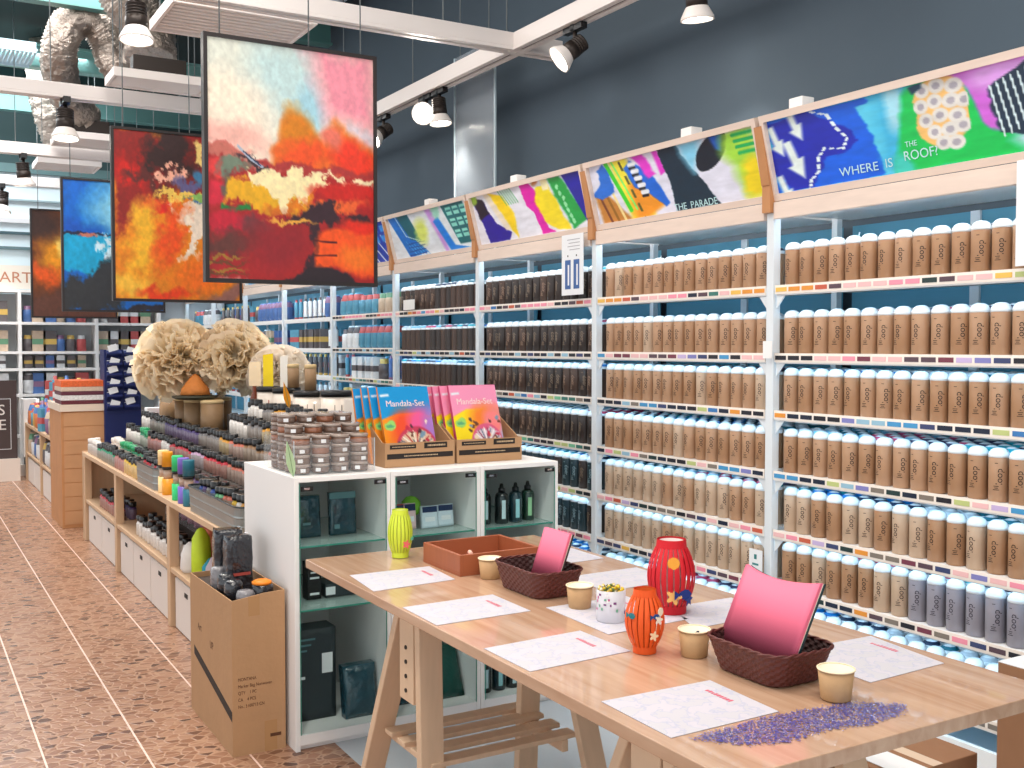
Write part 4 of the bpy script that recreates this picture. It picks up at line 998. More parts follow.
# ================================================================ GLASS DISPLAY CABINETS
GX = [1.206, 1.578, 1.957, 2.318]; GY0, GY1, GZ = 3.575, 4.19, .983
CL = ['left white display cabinet with glass door, beside the big cardboard box', 'middle white display cabinet with glass door and bright packets', 'right white display cabinet with glass door and dark bottles']
for i in range(3):
    x0, x1 = GX[i], GX[i+1]-.002; W_ = x1-x0; D_ = GY1-GY0
    t = thing('display_cabinet', CL[i], 'cabinet', (x0, GY0, 0), 0, 'white display cabinets')
    th = .018
    MB().box(0, 0, 0, th, D_, GZ).box(W_-th, 0, 0, W_, D_, GZ).box(th, 0, GZ-th, W_-th, D_, GZ).box(th, 0, .02, W_-th, D_, .06).box(th, .02, 0, W_-th, .04, .02).box(th, D_-.012, .06, W_-th, D_, GZ-th).build('carcass', white, t, .0015)
    d = MB().box(th+.002, -.006, .06, W_-th-.002, -.001, GZ-th-.004).build('glass_door', glass, t)
    MB().box(th, -.005, .06, th+.002, -.001, GZ-th-.004).build('door_edge', gedge, d); MB().box(W_-th-.002, -.005, .06, W_-th, -.001, GZ-th-.004).build('door_edge', gedge, d)
    for (a, b) in ((th+.004, GZ-th-.03), (W_-th-.05, GZ-th-.022)):
        MB().box(a, -.009, b, a+.045, -.0065, b+.016).build('hinge', black, d)
        MB().box(a+.012, -.0095, b+.005, a+.033, -.0092, b+.012).build('hinge_plate', M('chrome', (220, 222, 224), .15, .9), d)
    for z in (.735, .505):
        s = MB().box(th+.001, .01, z-.006, W_-th-.001, D_-.02, z).build('glass_shelf', M('shelf_glass', (206, 230, 224), .05, alpha=.35), t)
        MB().box(th+.001, .0085, z-.006, W_-th-.001, .0098, z).build('shelf_edge', gedge, s)
def pack(name, x, y, z, w_, d, h, label, mats, rz=0, lean=0, cat='packet', extra=None, bulge=0.0):
    t = thing(name, label, cat, (x, y, z), rz)
    m = MB(); N = 8
    for j in range(N+1):
        for i in range(N+1):
            f, g_ = i/N, j/N; bl = math.sin(PI*f)**.5*math.sin(PI*g_)**.5*bulge
            m.v.append(((f-.5)*w_, -bl+lean*g_, g_*h))
    for j in range(N+1):
        for i in range(N+1):
            f, g_ = i/N, j/N; m.v.append(((f-.5)*w_, d+lean*g_, g_*h))
    n1 = N+1; K = n1*n1
    for j in range(N):
        for i in range(N):
            a = j*n1+i; m.f.append([a, a+1, a+n1+1, a+n1]); m.f.append([K+a, K+a+n1, K+a+n1+1, K+a+1]); m.m += [0, 0]; m.s += [True, True]
    for i in range(N):
        a = i; m.f.append([a, K+a, K+a+1, a+1]); a = N*n1+i; m.f.append([a, a+1, K+a+1, K+a]); a = i*n1; m.f.append([a, a+n1, K+a+n1, K+a]); a = i*n1+N; m.f.append([a, K+a, K+a+n1, a+n1]); m.m += [0]*4; m.s += [False]*4
    m.build('body', mats[0], t)
    for (x0, z0, x1, z1, mt, nm) in (extra or []):
        MB().box((x0-.5)*w_, -bulge*.9-.0016, 0, (x1-.5)*w_, -bulge*.9-.0004, (z1-z0)*h, mat=Matrix(((1, 0, 0, 0), (0, 1, lean/h, 0), (0, 0, 1, 0), (0, 0, 0, 1))) @ Matrix.Translation((0, lean/h*0, z0*h))).build(nm, mt, t)
    return t
foilb = M('dark_teal_foil', (30, 66, 78), .18, noise=.4, scale=25, bump=.8, bscale=35, coat=.6)
darkbox = M('dark_box', (48, 56, 60), .5, noise=.15); wl = M('white_label', (236, 238, 240), .5); tint = M('teal_label', (90, 130, 136), .4)
pack('wrapped_notebook', 1.315, 3.74, .736, .10, .02, .155, 'dark foil-wrapped notebook on the top glass shelf, left one', [foilb], 0, .015, 'notebook', [(.3, .3, .6, .36, tint, 'label')], .004)
pack('wrapped_notebook', 1.455, 3.74, .736, .105, .02, .16, 'dark foil-wrapped notebook on the top glass shelf, right one', [foilb], 0, .015, 'notebook', [(.15, .15, .35, .25, tint, 'label'), (.0, .85, 1, 1, tint, 'label')], .004)
pack('black_carton', 1.33, 3.72, .506, .055, .05, .14, 'upright black carton with white lettering on the second glass shelf', [M('black_card', (26, 26, 28), .45)], 0, 0, 'carton', [(.2, .12, .85, .18, wl, 'lettering'), (.2, .55, .85, .6, wl, 'lettering'), (.25, .7, .8, .74, wl, 'lettering')])
pack('flat_black_case', 1.45, 3.72, .506, .15, .12, .05, 'low dark case with white sticker on the second glass shelf', [darkbox], 0, 0, 'case', [(.0, .2, .25, .8, wl, 'sticker')])
pack('dark_carton', 1.325, 3.70, .061, .16, .10, .34, 'tall dark grey printed carton at the bottom of the left cabinet', [darkbox], 0, 0, 'carton', [(.66, .5, .92, .72, wl, 'sticker'), (.1, .88, .5, .9, tint, 'lettering'), (.1, .82, .4, .84, tint, 'lettering'), (.1, .76, .3, .78, tint, 'lettering'), (.1, .46, .25, .49, wl, 'lettering')])
pack('foil_pouch', 1.485, 3.64, .061, .13, .04, .19, 'glossy dark teal pouch leaning at the bottom of the left cabinet', [foilb], 0, .03, 'pouch', None, .02)
pack('foil_pouch', 1.72, 3.68, .061, .15, .05, .16, 'dark teal pouch at the bottom left of the middle cabinet', [foilb], 0, .04, 'pouch', None, .02)
pack('foil_pouch', 1.86, 3.66, .061, .14, .05, .19, 'dark green sloping pouch at the bottom right of the middle cabinet', [M('green_foil', (20, 70, 62), .25, bump=.6, bscale=30)], 0, .08, 'pouch', None, .03)
pack('foil_pouch', 1.76, 3.70, .506, .14, .05, .13, 'blue-white pouch on the second shelf of the middle cabinet', [M('blue_foil', (40, 110, 150), .25, bump=.6, bscale=30)], 0, .03, 'pouch', [(.2, .4, .8, .6, wl, 'label')], .02)
for k, (x, c, lb, w_) in enumerate([(1.665, (200, 70, 50), 'small red packet on the middle cabinet shelf', .05), (1.72, (236, 200, 200), 'pale pink packet on the middle cabinet shelf', .05), (1.80, (70, 110, 150), 'white packet with navy top, left one in middle cabinet', .07), (1.875, (60, 100, 150), 'white packet with navy top, right one in middle cabinet', .07)]):
    pack('small_packet', x, 3.70+.01*(k % 2), .736, w_, .012, .10 if k < 2 else .085, lb, [M('packet_%d' % k, c if k < 2 else (214, 226, 234), .4)], 0, .01, 'packet', [(.05, .72, .95, .98, M('navy_label', (24, 44, 84), .4), 'header'), (.2, .3, .8, .5, wl, 'label')], .003)
t = thing('green_sponge_ball', 'lime green round sponge in clear wrap on the middle cabinet shelf', 'sponge', (1.745, 3.76, .736))
MB().lathe([(.012, .045), (.028, .05), (.038, .07), (.036, .1), (.02, .118), (.004, .122)], 24, mod=lambda a, z, j: 1+.06*math.sin(7*a+z*90)).build('ball', M('lime_sponge', (130, 196, 60), .8, bump=.6), t)
MB().box(-.02, -.005, 0, .02, .005, .05).build('stand_card', wl, t)
# dark bottles in the right cabinet
def dark_bottle(col, lab):
    t = thing('dye_bottle', '', 'bottle')
    MB().lathe([(.0, 0), (.026, 0), (.028, .004), (.028, .105), (.024, .118), (.013, .126)], 24, cap0=False).build('body', M('dye_%d_%d_%d' % col, col, .2, coat=.5), t)
    MB().lathe([(.014, .1262), (.014, .14), (.009, .143), (.006, .158), (.003, .16)], 18).build('nozzle', black, t)
    m = MB()
    for (z0, z1, w_, c) in ((.02, .095, .3, 0),):
        for j in range(5):
            a0 = va(2.1, 3.6)+.35-w_+2*w_*j/5; a1_ = a0+2*w_/5
            m.face([(.0283*math.cos(a), .0283*math.sin(a), z) for a, z in ((a0, z0), (a1_, z0), (a1_, z1), (a0, z1))], 0)
    m.build('label', M('lab_%d_%d_%d' % lab, lab, .5), t); return t
b0 = dark_bottle((18, 26, 28), (190, 210, 214)); b1 = dark_bottle((20, 44, 52), (150, 200, 206)); b2 = dark_bottle((24, 50, 40), (150, 196, 150))
bl = [(2.03, 3.68, .736, b0), (2.10, 3.66, .736, b0), (2.165, 3.66, .736, b1), (2.235, 3.68, .736, b2)]
pos = ['leftmost', 'second', 'third', 'rightmost']
for k, (x, y, z, p) in enumerate(bl): place(p, (x, y, z), 0, '%s dark dye bottle on the top shelf of the right cabinet' % pos[k], 'dark dye bottles on the top cabinet shelf')
for k, x in enumerate((2.02, 2.085, 2.15, 2.215, 2.27)):
    dup([b0, b1, b0, b1, b2][k], (x, 3.66, .061), 0, '%s dark dye bottle at the bottom of the right cabinet' % ['leftmost', 'second', 'third', 'fourth', 'rightmost'][k], 'dark dye bottles at the cabinet bottom')
    if k < 4: dup([b1, b0, b2, b1][k], (x, 3.66, .506), 0, '%s dark dye bottle on the middle shelf of the right cabinet' % pos[k], 'dark dye bottles on the middle cabinet shelf')

# ================================================================ ON TOP OF THE CABINETS
Z1 = GZ+.0008
# cardboard display boxes with craft packs
packm = PH
def pack_art(kind):
    c = Canvas(60, 76, (20, 150, 214) if kind == 0 else (244, 150, 186)); c.asp = .8
    if kind == 0:
        c.poly([(-.02, .42), (.3, .35), (.7, .34), (1.02, .40), (1.02, 1.02), (-.02, 1.02)], (250, 150, 20), .02)
        c.ell(.45, .55, .3, .25, (240, 80, 40), .8, .05); c.ell(.75, .5, .25, .25, (236, 90, 150), .8, .05); c.ell(1, .6, .2, .3, (170, 120, 200), .8, .05)
        c.ell(.62, .78, .40, .26, (200, 60, 90), .08, .01); c.ell(.62, .79, .35, .22, (226, 190, 160), .1, .1, 9)
        for q in range(14):
            a = q*PI/13; c.line([(.62, .8), (.62-.34*math.cos(a), .8-.22*math.sin(a))], .012, [(250, 240, 220), (190, 60, 60), (110, 120, 130)][q % 3])
    else:
        c.poly([(-.02, .42), (.3, .32), (.7, .32), (1.02, .40), (1.02, 1.02), (-.02, 1.02)], (250, 222, 20), .02)
        c.ell(.7, .45, .35, .2, (244, 130, 40), .8, .05); c.ell(.9, .75, .25, .35, (150, 190, 230), .6, .05); c.ell(.85, .5, .2, .2, (246, 130, 130), .7, .05)
        c.ell(.65, .78, .34, .26, (220, 90, 130), .08, .01); c.ell(.65, .79, .30, .22, (220, 200, 210), .1, .1, 9)
        for q in range(14):
            a = q*PI/13; c.line([(.65, .8), (.65-.29*math.cos(a), .8-.22*math.sin(a))], .012, [(250, 240, 240), (150, 60, 90), (110, 130, 150)][q % 3])
    r2 = random.Random(kind+1)
    for q in range(26):
        u, v = r2.uniform(.15, .95), r2.uniform(.45, .95); c.ell(u, v, .025+r2.random()*.02, .02+r2.random()*.015, r2.choice([(80, 40, 50), (200, 40, 70), (60, 60, 80), (240, 220, 190), (110, 60, 40), (120, 150, 170)]), .4, .05, 10)
    c.ell(.14, .5, .11, .07, (150, 215, 110), .2); c.ell(.14, .5, .07, .02, (90, 170, 120), .3)
    c.poly([(.03, .1), (.2, .09), (.2, .12), (.03, .13)], (236, 244, 250), .02)
    return c
for i, (x0, kind) in enumerate(((1.605, 0), (1.915, 1))):
    W_, D_, H0, H1 = .298, .235, .094, .195
    t = thing('display_box', ['open cardboard display box holding blue and orange craft packs', 'open cardboard display box holding pink and yellow craft packs'][i], 'cardboard box', (x0, 3.69, Z1), 0, 'cardboard counter displays')
    MB().box(0, 0, 0, W_, D_, .004).box(0, D_-.004, .004, W_, D_, H1).build('back_and_base', card, t)
    for x in (0, W_-.004):
        MB().prism([(0, 0.004), (D_-.004, .004), (D_-.004, H1), (.03, H0), (0, H0)], x, x+.004, f=lambda y, z, xx: (xx, y, z)).build('side_panel', card, t)
    f = MB().box(.004, 0, .004, W_-.004, .004, H0).build('front_panel', card, t)
    MB().box(.008, -.001, .032, W_-.008, -.0002, .052).build('black_band', ink, f)
    MB().box(.02, -.001, .070, .13, -.0002, .086).build('black_band', ink, f)
    MB().box(.165, -.001, .068, .265, -.0002, .09).build('black_band', ink, f)
    r2 = random.Random(i)
    for (a, b, z, s) in ((.08, .22, .042, .004), (.03, .12, .078, .003), (.18, .255, .079, .007)):
        x = a; m = MB()
        while x < b: wd = r2.uniform(.002, .005); m.box(x, -.0016, z-s/2, x+wd, -.0011, z+s/2); x += wd+.0022
        m.build('lettering', M('kraft_letter', (206, 176, 140), .6), f)
    for k in range(4):
        y = .21-.045*k; p = thing('craft_pack', '%s %s craft pack in the display box' % (['rear', 'third', 'second', 'front'][k], ['blue and orange', 'pink and yellow'][i]), 'craft pack', (x0+W_/2-.012-.008*(3-k)-.01*(3-k), 3.69+y-.04, Z1+.006), 0, ['blue and orange craft packs', 'pink and yellow craft packs'][i])
        w2, h2, ln = .215, .30-.003*(3-k), .105 if k > 1 else .08
        c = pack_art(kind)
        c.build('printed_front', (lambda w2, h2, ln: lambda u, v: ((u-.5)*w2-.02*(1-v), -.006+ln*(1-v)*.65, (1-v)*h2))(w2, h2, ln), p, packm)
        bk = [(0, 120, 190), (236, 60, 130)][kind]
        m = MB()
        P = lambda u, v, d: ((u-.5)*w2-.02*(1-v), d+ln*(1-v)*.65, (1-v)*h2)
        b = [P(0, 1, -.005), P(1, 1, -.005), P(1, 0, -.005), P(0, 0, -.005), P(0, 1, .02), P(1, 1, .02), P(1, 0, .008), P(0, 0, .008)]
        m.v = [tuple(q) for q in b]; m.f = [[0, 1, 2, 3][::-1], [4, 5, 6, 7], [0, 4, 7, 3], [1, 2, 6, 5], [3, 7, 6, 2], [0, 1, 5, 4]]; m.m = [0, 0, 1, 1, 0, 0]; m.s = [False]*6
        m.build('pouch', [M('pouch_%d' % kind, bk, .4), M('pouch_side_%d' % kind, (226, 130, 30) if kind == 0 else (200, 60, 110), .4)], p)
        if k == 3:
            m = MB(); nf = -.0072
            def ff(x, y, z): u = .5+x/w2; v = .22-y/h2; q = P(u, v, nf); return (q[0], q[1]-z, q[2])
            add_text(m, 'Mandala-Set', .034, ff, 0); m.build('lettering', M('title_letters', (252, 226, 220) if kind == 0 else (250, 190, 150), .4), p)
# acrylic tray with stacked glitter jars
t = thing('acrylic_tray', 'clear acrylic tray around the stacked glitter jars', 'tray', (1.222, 3.62, Z1))
AW, AD, AH = .31, .36, .125
MB().box(0, 0, 0, AW, AD, .003).box(0, 0, .003, AW, .003, AH).box(0, AD-.003, .003, AW, AD, AH).box(0, .003, .003, .003, AD-.003, AH).box(AW-.003, .003, .003, AW, AD-.003, AH).build('tray_walls', acryl, t)
MB().box(-.001, -.001, .003, .001, .001, AH+.002).box(AW-.001, -.001, .003, AW+.001, .001, AH+.002).build('corner_edge', M('pane_edge'), t)
jt = thing('glitter_jar', '', 'jar')
MB().lathe([(.031, 0), (.033, .003), (.033, .021), (.031, .023)], 20).build('jar_body', M('jar_glitter', (118, 94, 82), .25, .2, noise=.5, scale=160, coat=.6), jt)
MB().lathe([(.0335, .0232), (.0345, .024), (.0345, .033), (.032, .034)], 20).build('lid', M('jar_lid', (160, 144, 134), .2, noise=.2, scale=40, coat=.5), jt)
MB().box(-.010, -.0352, .006, .008, -.0338, .019).build('sticker', wl, jt)
jt2 = thing('glitter_jar', '', 'jar')
MB().lathe([(.031, 0), (.033, .003), (.033, .021), (.031, .023)], 20).build('jar_body', M('jar_copper', (150, 96, 70), .25, .2, noise=.5, scale=160, coat=.6), jt2)
MB().lathe([(.0335, .0232), (.0345, .024), (.0345, .033), (.032, .034)], 20).build('lid', MATS['jar_lid'], jt2)
for c in range(4):
    for r in range(4):
        n = [4, 5, 6, 6][r]
        for k in range(n):
            x = 1.264+.075*c+random.uniform(-.001, .001); y = 3.668+.08*r
            place(jt if (k+c+r) % 3 or k < 2 else jt2, (x, y, Z1+.004+k*.0345), random.uniform(-.6, .6), 'glitter jar, %s from bottom in the %s stack of the %s row' % (ORD[k], ['leftmost', 'second', 'third', 'rightmost'][c], ['front', 'second', 'third', 'rear'][r]), 'stacked glitter jars in the acrylic tray')
def leaf_tag(loc, col, label, h, rz):
    t = thing('leaf_tag', label, 'sign', loc, rz)
    pts = [(.0, 0), (.014, .02), (.022, .05), (.018, .08), (.0, h), (-.018, .08), (-.022, .05), (-.014, .02)]
    MB().prism(pts, 0, .0015, f=lambda x, z, y: (x+z*.25*-1, y, z)).build('leaf', M('leaf_%d_%d_%d' % col, col, .5), t)
    MB().prism([(-.001, 0.005), (.001, .005), (.0005, h-.01), (-.0005, h-.01)], -.0016, -.0002, f=lambda x, z, y: (x-z*.25, y, z)).build('vein', M('vein', (120, 150, 110), .6), t)
leaf_tag((1.215, 3.605, Z1), (186, 214, 168), 'pale green leaf-shaped tag at the left front corner of the jar tray', .13, .5)
leaf_tag((1.80, 5.4, 1.0+.12), (244, 160, 30), 'orange leaf-shaped tag among the white tubs', .14, .3)

# ================================================================ BIG CARDBOARD BOX
t = thing('cardboard_box', 'tall open cardboard box of wrapped bundles standing against the cabinet side', 'cardboard box', (1.0, 3.645, 0))
W_, D_, H_ = .192, .60, .575
MB().box(.004, .004, 0, W_-.004, D_-.004, .004).build('base', card, t)
MB().prism([(0, 0), (W_, 0), (W_, H_), (.115, H_-.004), (0, H_-.02)], 0, .004, f=lambda x, z, y: (x, y, z)).build('front_side', card, t)
MB().box(0, D_-.004, 0, W_, D_, H_-.03).build('rear_side', card, t)
MB().prism([(.004, 0), (D_-.004, 0), (D_-.004, H_-.03), (.004, H_-.02)], 0, .004, f=lambda y, z, x: (x, y, z)).build('left_side', card, t)
MB().box(W_-.004, .004, 0, W_, D_-.004, H_).build('right_side', card, t)
MB().prism([(.004, .125), (.54, .235), (.54, .27), (.004, .16)], -.0008, -.0001, f=lambda y, z, x: (x, y, z)).build('black_band', ink, t)
inkb = M('box_ink', (92, 56, 34), .7)
for k, (s, x) in enumerate([('MONTANA', .02), ('Marker Bag Nonwoven', .02), ('QTY    1 PC', .02), ('CA    4 PCS', .02), ('No.: 5100713 CN', .02)]):
    m = MB(); me = text_mesh(s, .021, .0004, 'LEFT'); b = len(m.v)
    for v in me.vertices: m.v.append((.02+v.co.x*.62, -.0004-v.co.z, .272-k*.024+v.co.y*.8))
    for p in me.polygons: m.f.append([b+i for i in p.vertices]); m.m.append(0); m.s.append(False)
    m.build('lettering', inkb, t)
MB().box(.135, -.0012, .05, .175, -.0009, .062).build('printed_mark', inkb, t); m = MB()
for (y, z, s) in ((.30, .33, 'UP'), (.48, .36, 'Art')):
    m = MB()
    me = text_mesh(s, .04, .0004, 'LEFT'); b = len(m.v)
    for v in me.vertices: m.v.append((-.0004-v.co.z, y-v.co.x, z+v.co.y))
    for p in me.polygons: m.f.append([b+i for i in p.vertices]); m.m.append(0); m.s.append(False)
    m.build('lettering', inkb, t)
MB().box(.115, -.0008, .0, .16, -.0001, .11).box(.06, -.0007, H_-.08, .1, -.0001, H_-.01).build('tape', M('tape', (180, 138, 96), .25), t)
wrapm = M('black_wrap', (30, 32, 40), .16, noise=.6, scale=30, bump=1, bscale=40, coat=.7); wrapw = M('clear_wrap_grey', (124, 122, 126), .2, noise=.35, scale=40, bump=.8, bscale=50, coat=.6)
def bundle(x, y, z, r, h, m, label, top=None):
    t = thing('wrapped_bundle', label, 'wrapped bundle', (x, y, z))
    MB().lathe([(r*.8, 0), (r, .01), (r*1.02, h*.5), (r*.97, h-.012), (r*.8, h), (r*.3, h+.003)], 24, mod=lambda a, zz, j: 1+.05*math.sin(3*a+j)+.02*math.sin(11*a)).build('wrapped_body', m, t)
    if top: MB().lathe([(r*.88, h-.004), (r*.9, h+.004), (r*.6, h+.010)], 24).build('cap_disc', top, t)
orn = M('orange_disc', (232, 130, 20), .5)
# inner packing that carries the bundles
o = MB().box(.008, .008, .005, W_-.008, D_-.008, .525).build('packed_stock', M('stock_dark', (60, 48, 42), .7), None, loc=(1.0, 3.645, 0)); tag(o, 'dark stock filling the cardboard box under the wrapped bundles', 'stock', kind='stuff')
for (x, y, r, h, m, lb, tp) in [(1.13, 3.715, .04, .068, wrapm, 'wrapped bundle with orange disc on top, in the near corner of the box', orn), (1.065, 3.70, .034, .05, wrapw, 'small grey wrapped bundle in the near corner of the box', None),
                            (1.045, 3.785, .034, .072, wrapm, 'dark wrapped bundle at the left edge of the box', None), (1.042, 3.87, .032, .08, wrapm, 'dark wrapped bundle, second along the left edge of the box', None), (1.04, 3.96, .033, .09, wrapw, 'pale wrapped bundle at the far left of the box', None)]:
    bundle(x, y, .526, r, h, m, lb, tp)
def tall_pack(x, y, z, w_, d, h, label, rz):
    t = thing('wrapped_pack', label, 'wrapped pack', (x, y, z), rz)
    m = MB(); n = 10
    for j in range(n+1):
        f = j/n
        for i in range(24):
            a = 2*PI*i/24; c, s = math.cos(a), math.sin(a); e = .35
            X = w_/2*math.copysign(abs(c)**e, c); Y = d/2*math.copysign(abs(s)**e, s); k = (1+.025*math.sin(5*a+j*1.7))*(1-.06*max(0, f-.85)/.15)
            m.v.append((X*k, Y*k, f*h+.004*math.sin(3*a)*f))
    for j in range(n):
        for i in range(24): k = (i+1) % 24; m.f.append([j*24+i, j*24+k, (j+1)*24+k, (j+1)*24+i]); m.m.append(0); m.s.append(True)
    m.f.append(list(range(24))[::-1]); m.f.append([n*24+i for i in range(24)]); m.m += [0, 0]; m.s += [False]*2
    m.build('wrapped_body', wrapm, t); MB().box(-w_*.4, -d/2-.003, h*.32, w_*.35, -d/2-.001, h*.37).build('red_lettering', M('red_mark', (170, 70, 60), .5), t)
tall_pack(1.095, 3.90, .526, .10, .07, .215, 'tall black plastic-wrapped pack standing in the cardboard box, front one', .1)
tall_pack(1.085, 4.00, .526, .11, .08, .225, 'tall black plastic-wrapped pack standing in the cardboard box, rear one', -.1)

# ================================================================ ISLAND SHELVING
IX0, IX1, IY0, IY1 = 1.2, 2.32, 4.25, 8.42
oak = M('island_wood', (206, 172, 138), .55, noise=.15, scale=5, stretch=(6, 1, 1))
t = thing('island_shelving', 'long low wooden island shelving covered with paint bottles', 'shelving', (IX0, IY0, 0))
def I(mb, name, mats, parent=None, bevel=0):
    mb.v = [(x-IX0, y-IY0, z) for x, y, z in mb.v]; return mb.build(name, mats, parent or t, bevel)
I(MB().box(IX0, IY0, .625, IX1, IY1, .655), 'top_board', oak, bevel=.003)
I(MB().box(IX0+.005, IY0, .285, IX1, IY1, .31), 'middle_shelf', oak, bevel=.003)
for y in (8.36, 7.08, 5.56, 4.3):
    I(MB().box(IX0, y-.03, 0, IX0+.05, y+.03, .625), 'post', oak, bevel=.003)
I(MB().box(IX0+.6, IY0, 0, IX0+.62, IY1, .625), 'back_panel', M('panel_grey', (120, 112, 104), .7))
I(MB().box(IX0+.05, IY0, .02, IX0+.6, IY0+.02, .625), 'end_panel', white); I(MB().box(IX0, IY1, 0, IX1, IY1+.02, .66), 'end_panel', oak)
ris = M('riser_board', (66, 60, 56), .7)  # shade of the gaps between bottles is put into this dark step colour
TIERS = [(1.345, 1.455, .655), (1.455, 1.575, .745), (1.575, 1.675, .835)]
I(MB().box(1.455, IY0+.01, .655, 1.575, IY1, .745), 'step', ris); I(MB().box(1.575, IY0+.01, .655, IX1, IY1, .835), 'step', ris)
I(MB().box(1.675, IY0+.01, .8355, 1.775, 6.25, .925), 'step', ris); I(MB().box(1.775, IY0+.01, .8355, 1.875, 6.25, 1.01), 'step', ris)
I(MB().box(1.876, IY0+.01, .8355, IX1, 6.9, 1.0), 'step', ris)
# white storage boxes under the island
for k, (ya, yb) in enumerate([(7.15, 7.72), (7.74, 8.3), (6.62, 7.02), (6.12, 6.60), (5.62, 6.10), (5.02, 5.5), (4.5, 5.0)]):
    b = thing('storage_box', 'white storage box under the island, %s from the near end' % ORD[[5, 6, 4, 3, 2, 1, 0][k]], 'storage box', (IX0+.02, ya, .002), 0, 'white storage boxes under the island')
    MB().box(0, 0, 0, .5, yb-ya, .262).build('box_body', M('box_white', (226, 216, 208), .5), b, .006)
    MB().box(-.003, (yb-ya)/2-.03, .20, -.0003, (yb-ya)/2+.03, .222).build('handle_slot', ink, b)
# paint bottles
def bottle(key, lab, band, capc=(20, 20, 22), r=.026, h=.082, ch=.030):
    t = thing('paint_bottle', '', 'bottle')
    MB().lathe([(r*.9, 0), (r, .003), (r, h*.8), (r*.85, h*.93), (r*.7, h)], 16, mis=[0, 0, 1, 1, 1]).build('body', [M('bl_%d_%d_%d' % lab, lab, .35, coat=.4, noise=.3, scale=70), M('bb_%d_%d_%d' % band, band, .35, coat=.4)], t)
    MB().lathe([(r*.90, h+.0005), (r*.95, h+.003), (r*.95, h+ch), (r*.8, h+ch+.003)], 16).build('cap', M('cp_%d_%d_%d' % capc, capc, .3, coat=.3), t)
    return t
BT = {'clear': bottle('clear', (196, 186, 178), (214, 206, 200), (226, 220, 214)), 'green': bottle('g', (150, 146, 136), (30, 150, 110)), 'greencap': bottle('g2', (180, 176, 166), (24, 140, 100), (30, 160, 100)),
      'pink': bottle('p', (178, 130, 124), (200, 130, 120)), 'yellow': bottle('y', (214, 180, 120), (232, 190, 60)), 'red': bottle('r', (168, 126, 116), (196, 40, 56)), 'lilac': bottle('l', (170, 158, 160), (206, 168, 200)),
      'grey': bottle('gr', (146, 136, 128), (120, 116, 116)), 'brown': bottle('br', (156, 138, 122), (150, 112, 76)), 'coral': bottle('co', (170, 146, 134), (206, 110, 86)), 'blue': bottle('bl', (120, 130, 150), (50, 80, 160)),
      'gold': bottle('go', (176, 156, 120), (214, 150, 50)), 'white': bottle('w', (222, 214, 206), (238, 232, 226)), 'mint': bottle('mi', (130, 130, 124), (130, 210, 150)), 'violet': bottle('vi', (120, 104, 130), (80, 60, 120))}
NM = {'clear': 'clear bottle with white cap', 'green': 'black-capped bottle with green band', 'greencap': 'green-capped paint bottle', 'pink': 'black-capped bottle with pink band', 'yellow': 'black-capped bottle with yellow band', 'red': 'black-capped bottle with red band', 'lilac': 'black-capped bottle with lilac band',
      'grey': 'black-capped bottle with grey band', 'brown': 'black-capped bottle with brown band', 'coral': 'black-capped bottle with coral band', 'blue': 'black-capped bottle with blue band', 'gold': 'black-capped bottle with golden band', 'white': 'black-capped white bottle', 'mint': 'black-capped bottle with mint band', 'violet': 'black-capped bottle with violet band'}
def ordn(n):
    if n < 20: return ORD[n]
    tens = {2: 'twenty', 3: 'thirty', 4: 'forty', 5: 'fifty', 6: 'sixty'}; n += 1; a, b = divmod(n, 10)
    return (tens[a]+'-'+ORD[b-1]) if b else {2: 'twentieth', 3: 'thirtieth', 4: 'fortieth', 5: 'fiftieth', 6: 'sixtieth'}[a]
USEDB = set()
def put(k, x, y, z, where, grp):
    p = BT[k]; lab = '%s, %s' % (NM[k], where)
    if k not in USEDB: USEDB.add(k); p.location = (x, y, z); tag(p, lab, 'bottle', grp); return p
    s_ = random.uniform(.88, 1.12); return dup(p, (x, y, z), random.uniform(-1, 1), lab, grp, (min(1.04, s_), min(1.04, s_), s_))
def run(colors, y): # colors: [(ymin, key)]
    for ymin, k in colors:
        if y >= ymin: return k
    return colors[-1][1]
ROWS = [(1.40, .656, 4.42, 8.3, [(7.9, 'clear'), (7.4, 'greencap'), (7.0, 'green'), (6.7, 'pink'), (6.4, 'red'), (6.0, 'grey'), (5.6, 'violet'), (5.2, 'grey'), (4.9, 'blue'), (0, 'grey')], 'lowest step'),
        (1.515, .746, 4.42, 8.3, [(7.8, 'white'), (7.5, 'greencap'), (7.1, 'pink'), (6.9, 'white'), (6.3, 'red'), (6.0, 'lilac'), (5.5, 'red'), (5.2, 'coral'), (4.9, 'grey'), (0, 'brown')], 'second step'),
        (1.625, .836, 4.42, 8.3, [(8.0, 'white'), (7.5, 'grey'), (6.6, 'violet'), (6.1, 'grey'), (5.9, 'gold'), (5.6, 'coral'), (5.2, 'brown'), (4.9, 'coral'), (0, 'grey')], 'third step'),
        (1.725, .926, 4.42, 6.2, [(5.9, 'white'), (5.6, 'grey'), (5.4, 'gold'), (5.0, 'white'), (0, 'grey')], 'fourth step'),
        (1.825, 1.011, 4.9, 6.2, [(5.95, 'white'), (5.7, 'grey'), (5.45, 'gold'), (5.1, 'white'), (0, 'blue')], 'top step')]
for x, z, ya, yb, cols, nm in ROWS:
    n = int((yb-ya)/.071)
    for q in range(n+1):
        y = ya+q*.071
        put(run(cols, y), x+random.uniform(-.004, .004), y, z+.0006, '%s from near end, %s of the island' % (ordn(q), nm), 'paint bottles on the %s of the island' % nm)
